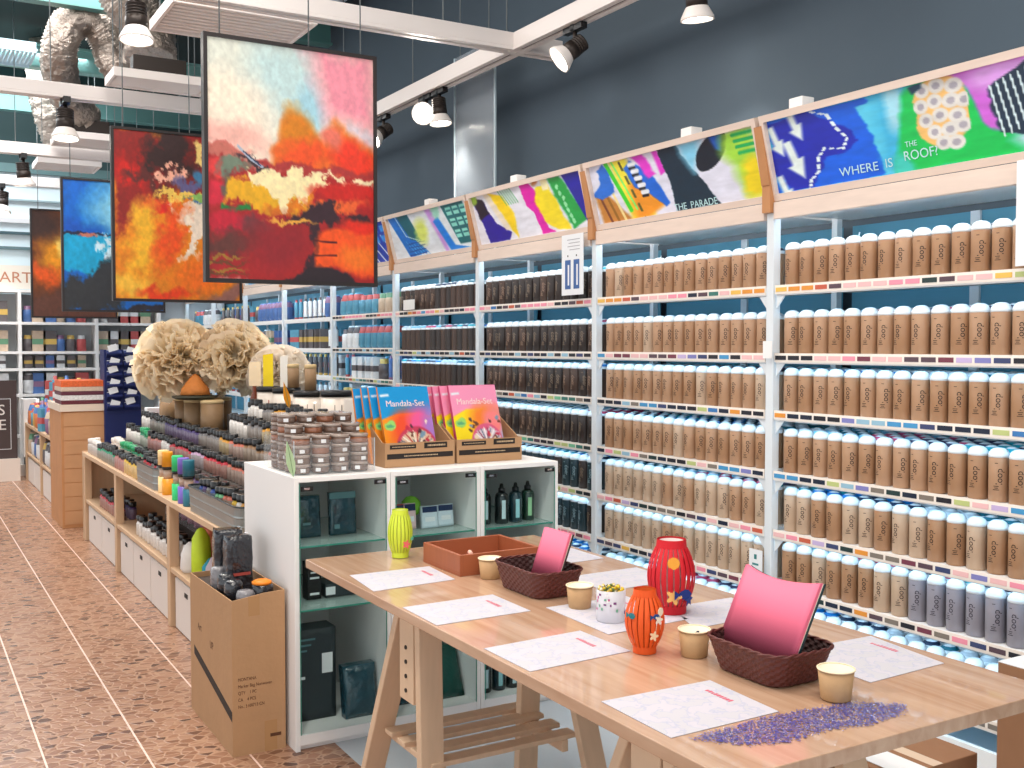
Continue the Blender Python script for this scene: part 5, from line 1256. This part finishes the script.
# front row
def frontrow(k, ya, yb, step, where):
    n = int(round((yb-ya)/step))
    for q in range(n): put(k, 1.245, ya+q*step, .6558, '%s in front row %s' % (ORD[q], where), 'front row bottles %s' % where)
frontrow('clear', 7.95, 8.35, .07, 'at far end of the island'); frontrow('green', 7.28, 7.93, .068, 'before the clear ones')
frontrow('pink', 6.92, 7.26, .068, 'beside the yellow ones'); frontrow('yellow', 6.52, 6.9, .068, 'beside the far metal tray')
put('clear', 1.30, 8.38, .6558, 'behind the far end of the front row', 'front row bottles at the far end of the island')
# ribbed metal trays
galv = M('galvanised', (150, 154, 152), .3, .7, noise=.15, scale=12)
def metal_tray(y0, y1, label):
    x0, x1, z0, h = 1.208, 1.335, .656, .135
    t = thing('metal_tray', label, 'metal tray', (x0, y0, z0), 0, 'ribbed metal trays on the island')
    L_ = y1-y0; W_ = x1-x0
    m = MB(); P = []
    for (cx, cy, a0) in ((W_-.03, L_-.05, 0), (.03, L_-.05, PI/2), (.03, .05, PI), (W_-.03, .05, 1.5*PI)):
        for q in range(7): a = a0+PI/2*q/6; P.append((cx+.03*math.cos(a), cy+.05*math.sin(a)))
    N = len(P); rings = [(.90, 0), (.92, .03), (.95, .034), (.93, .042), (.945, .07), (.975, .074), (.955, .082), (.97, .11), (1.0, .114), (1.0, .120)]
    cx, cy = W_/2, L_/2
    for s, z in rings:
        for p in P: m.v.append((cx+(p[0]-cx)*s, cy+(p[1]-cy)*(1-(1-s)*.3), z))
    for j in range(len(rings)-1):
        for i in range(N): k = (i+1) % N; m.f.append([j*N+i, j*N+k, (j+1)*N+k, (j+1)*N+i]); m.m.append(0); m.s.append(False)
    m.f.append(list(range(N))[::-1]); m.m.append(0); m.s.append(False)
    m.build('tray_body', galv, t)
    m = MB().tube([(p[0], p[1], .121) for p in P+[P[0]]], .004, 6, caps=False); m.build('rim', M('tray_rim', (60, 66, 68), .3, .5), t)
metal_tray(5.93, 6.46, 'ribbed metal tray with black-capped bottles at the middle of the island front')
metal_tray(4.32, 5.18, 'long ribbed metal tray at the near end of the island front')
for q in range(7): put(['red', 'grey'][q % 2] if q < 5 else 'red', 1.272, 5.985+q*.07, .70, '%s inside the middle metal tray' % ORD[q], 'bottles in the middle metal tray')
for q in range(11): put(['gold', 'white', 'yellow', 'coral', 'coral', 'mint', 'mint', 'blue', 'grey', 'violet', 'blue'][q], 1.272, 4.38+q*.071, .70, '%s inside the near metal tray' % ORD[q], 'bottles in the near metal tray')
def duo(y, c, label):
    t = thing('stacked_refill', label, 'bottle', (1.245, y, .6558), 0, 'tall two-part coloured bottles')
    cm_ = M('duo_%d_%d_%d' % c, c, .4)
    MB().lathe([(.028, 0), (.029, .003), (.029, .085)], 20).build('lower_part', cm_, t)
    MB().lathe([(.022, .0855), (.022, .135)], 20).build('clear_middle', M('duo_mid', (190, 160, 140), .2, coat=.5), t)
    MB().lathe([(.028, .1355), (.028, .15)], 20).build('black_ring', black, t)
    MB().lathe([(.029, .1505), (.029, .225), (.027, .23)], 20).build('coloured_cap', cm_, t)
duo(5.86, (246, 210, 150), 'tall cream two-part bottle beside the middle metal tray'); duo(5.76, (226, 150, 30), 'tall amber two-part bottle between cream and green ones')
duo(5.53, (50, 200, 120), 'tall green two-part bottle on the island front edge'); duo(5.40, (120, 100, 190), 'tall purple two-part bottle on the island front edge')
duo(5.29, (40, 110, 130), 'tall teal two-part bottle beside the near metal tray')
# goods on the middle shelf (z .31)
for q in range(10):
    for r, k in enumerate(('red', 'blue')): put(k if q > 3 else ('red' if r == 0 else 'violet'), 1.26+.07*r, 7.2+q*.075, .3106, '%s of the %s, middle shelf, far section' % (ORD[q], ['front row', 'second row'][r]), 'bottles on the far section of the middle shelf')
for q in range(12):
    for r in range(2): put('white', 1.262+.07*r, 5.72+q*.078, .3106, '%s of the %s, middle shelf, centre section' % (ORD[q], ['front row', 'second row'][r]), 'white bottles on the centre section of the middle shelf')
t = thing('acrylic_bin', 'shallow clear bin of pinkish pots on the middle shelf behind the white bottles', 'bin', (1.42, 5.8, .3106))
MB().box(0, 0, .10, .15, .85, .103).box(0, 0, .103, .003, .85, .19).build('bin_walls', acryl, t)
MB().box(.0, 0, 0, .15, .85, .0995).build('stand', ris, t)
for q in range(5):
    tag(MB().lathe([(.03, 0), (.032, .06), (.02, .065)], 14).build('pink_pot', M('pot_pink', (170, 110, 130), .4), None, loc=(1.48, 5.9+q*.15, .4145)), 'pink pot, %s in the clear bin on the middle shelf' % ORD[q], 'pot', 'pink pots in the clear bin')
def plush(x, y, z, prof, col, label, name, cat, n=20, sc=1.0, mat=None):
    o = MB().lathe([(a*sc, b*sc) for a, b in prof], n, mod=lambda a, zz, j: 1+.08*math.sin(4*a+j)).build(name, mat or M('pl_%d_%d_%d' % col, col, .6, noise=.15), None, loc=(x, y, z)); return tag(o, label, cat)
plush(1.275, 5.18, .3106, [(.03, 0), (.045, .01), (.045, .12), (.04, .2), (.02, .24), (.008, .25)], (200, 226, 50), 'neon yellow-green wrapped bag standing on the near middle shelf', 'yellow_bag', 'bag')
plush(1.28, 5.37, .3106, [(.05, 0), (.06, .02), (.055, .09), (.04, .13), (.02, .15)], (228, 222, 218), 'white plastic bag with blue print on the middle shelf', 'white_bag', 'bag')
plush(1.36, 5.28, .3106, [(.05, 0), (.05, .16), (.045, .19), (.05, .2), (.05, .23)], (206, 110, 80), 'coral jar with red lid behind the yellow bag', 'coral_jar', 'jar')
plush(1.30, 5.05, .3106, [(.03, 0), (.05, .03), (.05, .08), (.02, .12)], (20, 140, 160), 'turquoise ball beside the yellow bag on the middle shelf', 'turquoise_ball', 'ball')
plush(1.29, 4.92, .3106, [(.04, 0), (.06, .03), (.055, .1), (.03, .15)], (186, 170, 176), 'lilac grey wrapped bag on the near middle shelf', 'grey_bag', 'bag')
plush(1.40, 5.05, .3106, [(.05, 0), (.06, .1), (.05, .18), (.02, .22)], (120, 130, 50), 'olive green bag at the back of the near middle shelf', 'olive_bag', 'bag')
# ---- on the upper platforms
tinm = M('kraft_tin', (150, 118, 84), .5, noise=.15, scale=30)
def tin(x, y, z, r, h, label, col=None):
    t = thing('kraft_canister', label, 'canister', (x, y, z), 0, 'kraft canisters on the island')
    MB().lathe([(r, 0), (r, h)], 22).build('body', M('kraft_tin') if col is None else col, t); MB().lathe([(r*1.02, h+.0005), (r*1.02, h+.02), (r*.9, h+.024)], 22).build('lid', M('tin_lid', (220, 190, 140), .4), t)
for k, (x, y) in enumerate([(1.70, 7.75), (1.74, 7.45), (1.74, 7.18), (1.80, 6.98), (1.96, 7.35)]):
    tin(x, y, .8358, .075 if k < 4 else .07, .235, '%s kraft canister from the left under the cream sponges' % ORD[k])
t = thing('red_tin', 'narrow red tin with white lettering beside the canisters', 'tin', (1.70, 8.02, .8358))
MB().box(0, 0, 0, .08, .06, .19).build('body', M('red_tin', (206, 30, 34), .4), t, .004)
m = MB()
for k in range(6): m.box(.02, -.0012, .03+k*.024, .06, -.0003, .042+k*.024)
m.build('lettering', wl, t)
t = thing('white_carton', 'white carton left of the red tin on the island', 'carton', (1.62, 8.16, .8358)); MB().box(0, 0, 0, .12, .1, .15).build('body', wl, t, .003); MB().box(.02, -.001, .03, .07, -.0003, .08).build('label', M('navy_label'), t)
def paint_tub(x, y, z, r, h, label, lb):
    t = thing('paint_tub', label, 'tub', (x, y, z), 0, 'white paint tubs with black lids')
    MB().lathe([(r*.95, 0), (r, .01), (r, h)], 26).build('body', M('tub_white', (232, 218, 204), .4, coat=.3), t); MB().lathe([(r*1.04, h+.0005), (r*1.05, h+.03), (r*.9, h+.034)], 26).build('lid', black, t)
    m = MB()
    for (a0, a1_, z0, z1) in ((-.2, .25, .35, .5), (-.2, .25, .58, .72), (.45, .75, .35, .5), (.45, .75, .58, .72)) if lb == 'red_marks' else ((-.1, .4, .4, .75),):
        b0_ = va(x, y); m.face([(r*1.005*math.cos(b0_+q), r*1.005*math.sin(b0_+q), s*h) for q, s in ((a0, z0), (a1_, z0), (a1_, z1), (a0, z1))])
    m.build('label', M('tub_red', (186, 60, 60), .5) if lb == 'red_marks' else M('tub_dark', (80, 60, 60), .5), t)
paint_tub(1.985, 6.30, 1.0008, .085, .17, 'white paint tub with red squares and black lid, left of the orange leaf tag', 'red_marks')
paint_tub(2.00, 6.05, 1.0008, .08, .17, 'white paint tub with dark label and black lid behind the orange leaf tag', 'dark_label')
paint_tub(2.04, 5.78, 1.0008, .085, .16, 'cream paint tub with black lid right of the orange leaf tag', 'dark_label')
paint_tub(2.10, 5.5, 1.0008, .085, .17, 'cream paint tub with black lid next to the big white carton', 'dark_label')
t = thing('white_carton', 'large white carton with pink square behind the glitter jars', 'carton', (1.88, 4.62, 1.0108)); MB().box(0, 0, 0, .25, .2, .185).build('body', M('tub_white'), t, .004)
MB().box(.03, -.0012, .06, .12, -.0003, .14).build('dark_panel', ink, t); MB().box(.05, -.0022, .065, .115, -.0013, .135).build('pink_panel', M('pink_panel', (206, 80, 110), .5), t)
MB().box(.19, -.0012, .04, .2, -.0003, .15).build('vertical_lettering', ink, t)
# back riser with cards and canisters
tin(2.025, 6.0, 1.2056, .034, .115, 'slim kraft canister standing on the white tub lids, left one'); tin(2.06, 5.80, 1.1956, .034, .125, 'slim kraft canister standing on the white tub lids, right one')
def cardstand(x, y, z, w_, h, col, label, lean=.05):
    t = thing('display_card', label, 'card', (x, y, z), -.3)
    MB().prism([(0, 0), (w_, 0), (w_, h), (0, h*.95)], 0, .008, f=lambda a, b, c: (a, c+lean*b/h, b)).build('card', M('cardc_%d_%d_%d' % col, col, .5), t)
    MB().prism([(0, 0), (.1, 0), (0, h*.8)], 0, .004, f=lambda a, b, c: (w_/2+c, .008+a+.03, b)).build('strut', wl, t)
cardstand(1.86, 6.34, 1.2056, .07, .15, (240, 216, 180), 'cream card standing on the white tub lids'); cardstand(1.92, 6.25, 1.2056, .06, .20, (246, 214, 20), 'bright yellow card standing on the white tub lids', .03); cardstand(1.985, 6.12, 1.2056, .045, .19, (236, 230, 220), 'tall white card beside the yellow one', .04)
t = thing('brown_bottle', 'slim brown bottle left of the white paint tubs', 'bottle', (1.95, 6.52, 1.0008)); MB().lathe([(.03, 0), (.03, .12), (.015, .16), (.015, .27)], 16).build('body', M('brown_glass', (120, 60, 40), .2), t); MB().lathe([(.018, .2705), (.018, .31)], 12).build('cap', M('brown_cap', (90, 40, 30), .5), t)
# cream ruffled sponges
spm = M('sea_sponge', (255, 240, 214), .85, noise=.05, scale=10, bump=.8, bscale=26)
spm2 = M('sea_sponge_pale', (255, 244, 230), .85, noise=.05, scale=10, bump=.8, bscale=26)
def leafy(m):
    # thin petals let light through
    nt = m.node_tree; b = nt.nodes['Principled BSDF']; o = nt.nodes['Material Output']
    tr = nt.nodes.new('ShaderNodeBsdfTranslucent'); tr.inputs[0].default_value = b.inputs['Base Color'].default_value
    mx = nt.nodes.new('ShaderNodeMixShader'); mx.inputs[0].default_value = .5
    nt.links.new(b.outputs[0], mx.inputs[1]); nt.links.new(tr.outputs[0], mx.inputs[2]); nt.links.new(mx.outputs[0], o.inputs['Surface'])
leafy(spm); leafy(spm2)
def sponge(x, y, z, r, mat, label, seed, sq=(1, 1, 1)):
    t = thing('sea_sponge', label, 'sponge', (x, y, z), 0, 'ruffled cream sponges')
    rr = random.Random(seed); m = MB()
    # many curled petals around a core
    m.lathe([(.3*r*math.sin(PI*k/8)+.01, -.3*r*math.cos(PI*k/8)) for k in range(9)], 16)
    for k in range(210):
        th = rr.uniform(0, 2*PI); ph = math.acos(rr.uniform(-.75, 1)); d = Vector((math.sin(ph)*math.cos(th), math.sin(ph)*math.sin(th), math.cos(ph)))
        a = d.cross(Vector((rr.uniform(-1, 1), rr.uniform(-1, 1), rr.uniform(-1, 1)))).normalized(); b = d.cross(a); L_ = r*rr.uniform(.8, 1.05); wd = r*rr.uniform(.32, .5); base = len(m.v); N, Q = 7, 5
        for j in range(Q+1):
            f = j/Q; rad = r*.2+(L_-r*.2)*f
            for i in range(N+1):
                g_ = i/N*2-1; ruf = .06*r*math.sin(g_*9+k)*f
                p = d*(rad-.12*r*g_*g_*f)+a*(g_*wd*(.25+.75*f))+b*(ruf+.12*r*f*f)
                m.v.append((p.x*sq[0], p.y*sq[1], p.z*sq[2]))
        for j in range(Q):
            for i in range(N): q = base+j*(N+1)+i; m.f.append([q, q+1, q+N+2, q+N+1]); m.m.append(0); m.s.append(True)
    m.build('ruffles', mat, t)
    return t
sponge(1.66, 7.35, 1.33, .30, spm, 'large cream ruffled sponge on the left, above the kraft canisters', 1)
sponge(1.99, 7.15, 1.35, .28, spm, 'cream ruffled sponge in the middle of the three on the island', 2)
sponge(2.20, 6.80, 1.25, .21, spm2, 'paler ruffled sponge on the right of the three', 3)
t = thing('sponge_stand', 'orange cone on a dark plate between the cream sponges', 'stand', (1.72, 7.1, 1.0962))
MB().lathe([(.12, 0), (.15, .012), (.15, .022), (.05, .03)], 26).build('plate', M('dark_plate', (60, 58, 44), .5), t); MB().lathe([(.10, .0305), (.09, .07), (.03, .15), (.004, .17)], 18, mod=lambda a, z, j: 1+.05*math.sin(8*a)).build('cone', M('orange_cone', (206, 124, 56), .7, noise=.2, bump=.5), t)
# blue wire rack with white packs
t = thing('blue_rack', 'navy blue peg rack holding small white packs beyond the island', 'rack', (1.44, 8.9, 0))
nv = M('navy_rack', (20, 34, 90), .5)
MB().box(0, .0, 0, .28, .2, 1.42).build('rack_body', nv, t, .003)
for r in range(6):
    for c in range(2):
        s = MB().prism([(0, 0), (-.05, .03), (-.05, .04), (0, .06)], .015+c*.13, .13+c*.13, f=lambda y, z, x: (x, y, z)).build('pocket', nv, t); s.location = (0, -.001, .93+r*.085)
        k = tag(MB().box(0, 0, 0, .07, .012, .05, mat=Matrix.Rotation(.3*(-1)**(r+c), 4, 'Y')).build('white_pack', wl), 'small white pack in the navy rack, %s row from the top, %s' % (ORD[5-r], ['left', 'right'][c]), 'pack', 'white packs in the navy rack')
        k.location = (1.44+.035+c*.13, 8.9-.035, .975+r*.085)
        MB().box(.02+c*.13, -.0015, .99+r*.085, .09+c*.13, -.0003, .995+r*.085).build('white_line', wl, t)

# ================================================================ BEYOND THE ISLAND
t = thing('plank_cabinet', 'square wooden plank-sided cabinet standing past the end of the island', 'cabinet', (1.12, 8.95, 0))
MB().box(0, 0, 0, .34, .7, .93).build('body', plyd, t, .003)
for k in range(8): MB().box(.02, -.004, .03+k*.112, .32, -.0002, .135+k*.112).build('plank', M('plank', (196, 146, 104), .6, noise=.12, scale=7), t)
MB().box(-.01, -.012, .9305, .35, .71, .985).build('top_tray', M('pale_tray', (222, 204, 186), .5), t)
for k, (c, z, h, lb) in enumerate([((96, 34, 46), .986, .03, 'dark red flat tray, lowest of the stack on the plank cabinet'), ((236, 226, 222), 1.017, .04, 'white spotted tray in the stack on the plank cabinet'), ((96, 44, 60), 1.058, .03, 'wine red tray, third in the stack on the plank cabinet'), ((206, 184, 164), 1.089, .035, 'beige tray, fourth in the stack on the plank cabinet'), ((232, 100, 50), 1.125, .05, 'orange tray on top of the stack on the plank cabinet')]):
    o = MB().box(0, 0, 0, .34, .4, h).build('display_tray', M('dtray_%d' % k, c, .5, noise=.5 if k in (1, 4) else .2, scale=60), None, .003, (1.125, 8.955, z)); tag(o, lb, 'tray', 'stacked trays on the plank cabinet')
# second island
t = thing('far_island_shelving', 'second low wooden island shelving farther down the aisle', 'shelving', (1.2, 9.8, 0))
MB().box(0, 0, .59, 1.0, 2.7, .62).build('top_board', oak, t, .003); MB().box(0.005, 0, .28, 1.0, 2.7, .305).build('middle_shelf', oak, t, .003)
for y in (0, 1.3, 2.64): MB().box(0, y, 0, .05, y+.06, .59).build('post', oak, t)
MB().box(.5, 0, 0, .52, 2.7, .59).build('back_panel', ris, t)
MB().box(.2, 0, .6205, .9, 2.6, .85).build('step', ris, t)
for k in range(4):
    b = thing('storage_box', 'white storage box under the far island, %s from the near end' % ORD[k], 'storage box', (1.215, [9.88, 10.48, 11.18, 11.79][k], .002), 0, 'white storage boxes under the far island')
    MB().box(0, 0, 0, .4, .58, .25).build('box_body', M('box_white'), b, .006)
cols6 = [(186, 84, 84), (78, 112, 168), (206, 172, 92), (100, 146, 116), (222, 224, 226), (140, 104, 136), (84, 146, 172), (206, 124, 78), (96, 90, 92), (196, 174, 152)]
NC = ['red', 'blue', 'yellow', 'green', 'white', 'purple', 'turquoise', 'orange', 'dark grey', 'beige']
def simple(kind, i):
    m = MB()
    if kind == 'jar': m.lathe([(.034, 0), (.034, .085), (.026, .09), (.026, .115), (.02, .118)], 12, mis=[0, 0, 1, 1, 1])
    elif kind == 'carton': m.box(-.045, -.03, 0, .045, .03, .15, 0).box(-.0455, -.0305, .05, .0455, .0305, .09, 1)
    elif kind == 'tube': m.lathe([(.018, 0), (.02, .02), (.02, .16), (.012, .165), (.012, .19)], 10, mis=[1, 0, 0, 1, 1])
    elif kind == 'bag': m.lathe([(.03, 0), (.045, .02), (.045, .1), (.03, .14), (.02, .15)], 10, mod=lambda a, z, j: 1+.12*math.sin(3*a+j), mis=[0, 0, 1, 0, 0])
    return m.mesh(kind, [M('goods_%d' % i, cols6[i], .45, noise=.2, scale=50), M('goods_cap_%d' % ((i+4) % 10), cols6[(i+4) % 10], .4)])
SMESH = {}
def goods(kind, i, loc, label, grp, rz=0, sc=1):
    if (kind, i) not in SMESH: SMESH[(kind, i)] = simple(kind, i)
    o = bpy.data.objects.new({'jar': 'craft_jar', 'carton': 'small_carton', 'tube': 'marker_tube', 'bag': 'craft_bag'}[kind], SMESH[(kind, i)]); COL.objects.link(o)
    o.location = loc; o.rotation_euler = (0, 0, rz); o.scale = (sc, sc, sc); tag(o, label, {'jar': 'jar', 'carton': 'carton', 'tube': 'marker', 'bag': 'bag'}[kind], grp); return o
rg = random.Random(12)
for row, (x, z, nm) in enumerate([(1.26, .6206, 'front row'), (1.34, .6206, 'second row'), (1.45, .8506, 'raised row'), (1.56, .8506, 'back row')]):
    for q in range(17):
        if row == 2 and q < 2: continue
        k = rg.choice(['jar', 'tube', 'carton', 'bag']); i = rg.randrange(10)
        goods(k, i, (x, 9.95+q*.145, z), '%s %s, %s from the near end, %s of the far island' % (NC[i], {'jar': 'jar', 'carton': 'carton', 'tube': 'marker', 'bag': 'bag'}[k], ORD[q], nm), 'goods on the top of the far island, %s' % nm, rg.uniform(-.5, .5), 1.5)
for q in range(14):
    k = rg.choice(['bag', 'bag', 'jar']); i = [7, 1, 1, 9, 4, 4, 8, 9, 4, 4, 1, 4, 4, 9][q]
    goods(k, i, (1.27, 9.92+q*.18, .3056), '%s %s, %s from the near end, middle shelf of the far island' % (NC[i], {'jar': 'jar', 'bag': 'bag'}[k], ORD[q]), 'goods on the middle shelf of the far island', 0, 1.5)

# ================================================================ BACK WALL SHELVES
SBY = 12.92
t = thing('wall_shelving', 'white cube shelving along the back wall under the art sign', 'shelving', (-.5, SBY, 0))
m = MB()
W0 = 4.0
for z in (.0, .42, .88, 1.17, 1.36, 1.69, 2.05): MB().box(0, 0, z, W0, .3, z+.03).build('shelf_board', white, t)
for x in (0, .85, 1.69, 2.5, 3.2, 3.96): MB().box(x, .001, .03, x+.035, .3, 2.05).build('upright', white, t)
MB().box(0.04, .285, .03, W0-.04, .3, 2.04).build('back_panel', M('shelf_back', (186, 192, 196), .6), t)
sg = thing('shop_sign', 'cream sign board reading ART S above the back wall shelving', 'sign', (.2, SBY+.02, 2.09))
MB().box(0, 0, 0, 1.6, .03, .26).build('board', M('sign_cream', (240, 232, 220), .5), sg)
text('ART', .17, (.975, -.002, .12), (PI/2, 0, 0), M('sign_brown', (196, 132, 100), .5), sg, 'lettering', 1.05)
text('S', .17, (1.235, -.002, .12), (PI/2, 0, 0), MATS['sign_brown'], sg, 'lettering', 1.05)
rg = random.Random(21); XI = [(-.46, .35), (.385, 1.19), (1.225, 2.0), (2.035, 2.7), (2.735, 3.46)]
for li, z in enumerate((1.391, 1.721, 1.201, .911, .451)):
    for (xa, xb) in XI[1:4]:
        n = int((xb-xa)/.115)
        for q in range(n):
            x = xa+.07+q*.113; k = rg.choice(['carton', 'jar', 'bag']) if li > 1 else rg.choice(['carton', 'jar']); i = rg.choice([8, 8, 4, 9, 4, 9, 1, 0])
            if li == 2: k = 'carton'
            bay = ['left', 'centre-left', 'centre-right'][XI[1:4].index((xa, xb))]
            goods(k, i, (x, SBY+.1, z), '%s %s, %s from left, %s level of the back wall shelving, %s bay' % (NC[i], {'jar': 'jar', 'carton': 'carton', 'bag': 'bag'}[k], ORD[q], ['fourth', 'fifth', 'third', 'second', 'lowest'][li], bay), 'goods on the back wall shelving', 0, 1.55 if li != 2 else .95)
# poster stand
t = thing('poster_stand', 'dark standing poster with white frame line at the left edge', 'poster', (.69, 12.45, 0))
MB().box(-.1, 0, .24, .43, .03, 1.08).build('board', M('poster_dark', (74, 60, 58), .6, noise=.1), t)
MB().box(-.05, -.002, .34, .37, -.0003, .345).box(-.05, -.002, .88, .37, -.0003, .885).box(-.05, -.002, .345, -.045, -.0003, .88).box(.365, -.002, .345, .37, -.0003, .88).build('frame_line', wl, t)
text('S', .16, (.28, -.003, .76), (PI/2, 0, 0), M('poster_white', (226, 220, 214), .5), t); text('SE', .16, (.25, -.003, .60), (PI/2, 0, 0), MATS['poster_white'], t)
MB().box(-.1, -.05, 0, .45, .35, .2395).build('base', M('base_cream', (226, 212, 200), .5), t)
t2 = thing('white_counter', 'white counter unit between the poster and the far island', 'counter', (1.0, 12.5, .2405)); MB().box(.19, 0, 0, .34, .3, .63).build('body', white, t2)
t2 = thing('counter_base', 'cream counter base at the foot of the back wall', 'counter', (-.5, 12.86-.01, 0)); MB().box(0, 0, 0, 1.9, .06, .12).build('body', M('base_cream'), t2)

# ================================================================ MIXED GOODS ON THE FAR BAYS OF THE CAN WALL
rg = random.Random(31)
BN = ['first', 'second', 'third', 'fourth', 'fifth']
for b in range(4, 9):
    y0 = P0+b*PITCH+.06
    for si, z in enumerate([1.69, 1.43, 1.2, .96]):
        n = 9 if b < 7 else 6; step = 1.12/n; kk = rg.choice(['jar', 'tube', 'carton', 'bag']); ci = rg.choice([4, 6, 4, 8, 6, 1])
        for q in range(n):
            if rg.random() < .25: kk = rg.choice(['jar', 'tube', 'carton', 'bag']); ci = rg.choice([4, 4, 6, 1, 8, 6, 9, 4])
            sc = {'jar': 1.3, 'tube': .95, 'carton': 1.1, 'bag': 1.2}[kk]
            if b == 4 and si == 0 and q > 5: kk, ci, sc = 'jar', 9, 1.3
            goods(kk, ci, (FX+.07, y0+1.12-(q+.5)*step, z+.0006), '%s %s, %s from left, %s, %s bay past the dark cans' % (NC[ci], {'jar': 'jar', 'carton': 'carton', 'tube': 'marker', 'bag': 'bag'}[kk], ORD[q], RN[si], BN[b-4]), 'mixed goods on the %s, %s bay past the dark cans' % (RN[si], BN[b-4]), rg.uniform(-.4, .4), sc)
            if q % 2 == 0: goods('carton', rg.choice([4, 6, 1]), (FX+.25, y0+1.12-(q+.5)*step, z+.0006), 'carton in the second row, %s from left, %s, %s bay past the dark cans' % (ORD[q], RN[si], BN[b-4]), 'cartons behind the mixed goods', 0, 1.15)

# ================================================================ PLACARDS ON THE CAN WALL
def placard(y, w_, z0, z1, label):
    t = thing('price_placard', label, 'sign', (FX-.06, y, z0), 0, None)
    MB().box(0, 0, 0, .004, w_, z1-z0).build('board', wl, t, .0005)
    hh = z1-z0
    for k in range(2):
        yc = w_*(.70-.40*k)
        m = MB().box(-.0012, yc-w_*.13, hh*.1, -.0003, yc+w_*.13, hh*.58); m.build('blue_can_picture', M('placard_blue', (64, 100, 160), .5), t)
        MB().box(-.0016, yc-w_*.07, hh*.16, -.0013, yc+w_*.0, hh*.5).build('can_lettering', wl, t)
        MB().box(-.0012, yc-.004, hh*.63, -.0003, yc+.004, hh*.66).build('dot', ink, t)
    m = MB(); r2 = random.Random(3)
    for k in range(4): m.box(-.0012, w_*.15, hh*(.74+.055*k), -.0003, w_*(.55+.3*r2.random()), hh*(.752+.055*k))
    m.build('small_print', M('grey_print', (170, 170, 176), .6), t)
placard(4.46, .20, 1.715, 2.03, 'white price placard with two blue can pictures hanging under the magenta and green board')
placard(1.815, .24, 1.70, 2.03, 'white price placard hanging at the right edge of the photo')
t = thing('price_card', 'small white card with teal print on the post, sixth shelf level', 'sign', (FX-.05, 3.17, .50)); MB().box(0, 0, 0, .003, .075, .11).build('board', wl, t); MB().box(-.001, .02, .045, -.0003, .055, .053).box(-.001, .03, .07, -.0003, .045, .09).build('print', M('teal_print', (60, 130, 130), .5), t)
o = tag(MB().box(0, 0, 0, .003, .05, .07).build('blank_card', white, None, loc=(FX-.045, 3.13, 1.40)), 'blank white tag clipped to the post beside the second shelf', 'tag')
o = tag(MB().box(0, 0, 0, .003, .18, .07).build('blank_card', white, None, loc=(FX-.03, 6.55, 1.70)), 'blank white tag on the top shelf of dark cans', 'tag')

# ================================================================ CARDBOARD BOXES AT THE RIGHT EDGE
def cbox(x0, y0, z0, x1, y1, z1, label):
    t = thing('carton_box', label, 'cardboard box', (x0, y0, z0), 0, None)
    MB().box(0, 0, 0, x1-x0, y1-y0, z1-z0).build('body', M('carton_brown', (150, 108, 78), .8, noise=.08), t, .003)
    MB().box((x1-x0)*.44, -.0006, z1-z0+.0002, (x1-x0)*.56, y1-y0, z1-z0+.0009).build('tape', M('tape_pale', (222, 196, 170), .3), t)
    return t
cbox(2.5, 1.25, 0, 2.95, 1.72, .31, 'lower cardboard box of the stack at the right edge')
b = cbox(2.5, 1.25, .312, 2.95, 1.72, .615, 'upper cardboard box of the stack at the right edge')
MB().box(.0, .0, .3035, .45, .47, .3050).build('white_top', wl, b)
cbox(2.28, 1.86, 0, 2.62, 2.18, .30, 'low cardboard box on the floor behind the near table end')
cbox(1.92, 1.80, 0, 2.24, 2.16, .24, 'low cardboard box under the table beside the trestle')
o = tag(MB().box(0, 0, 0, .10, .34, .002).build('white_sheet', wl, None, loc=(2.30, 1.84, .3018)), 'white sheet lying on the low cardboard box', 'sheet')
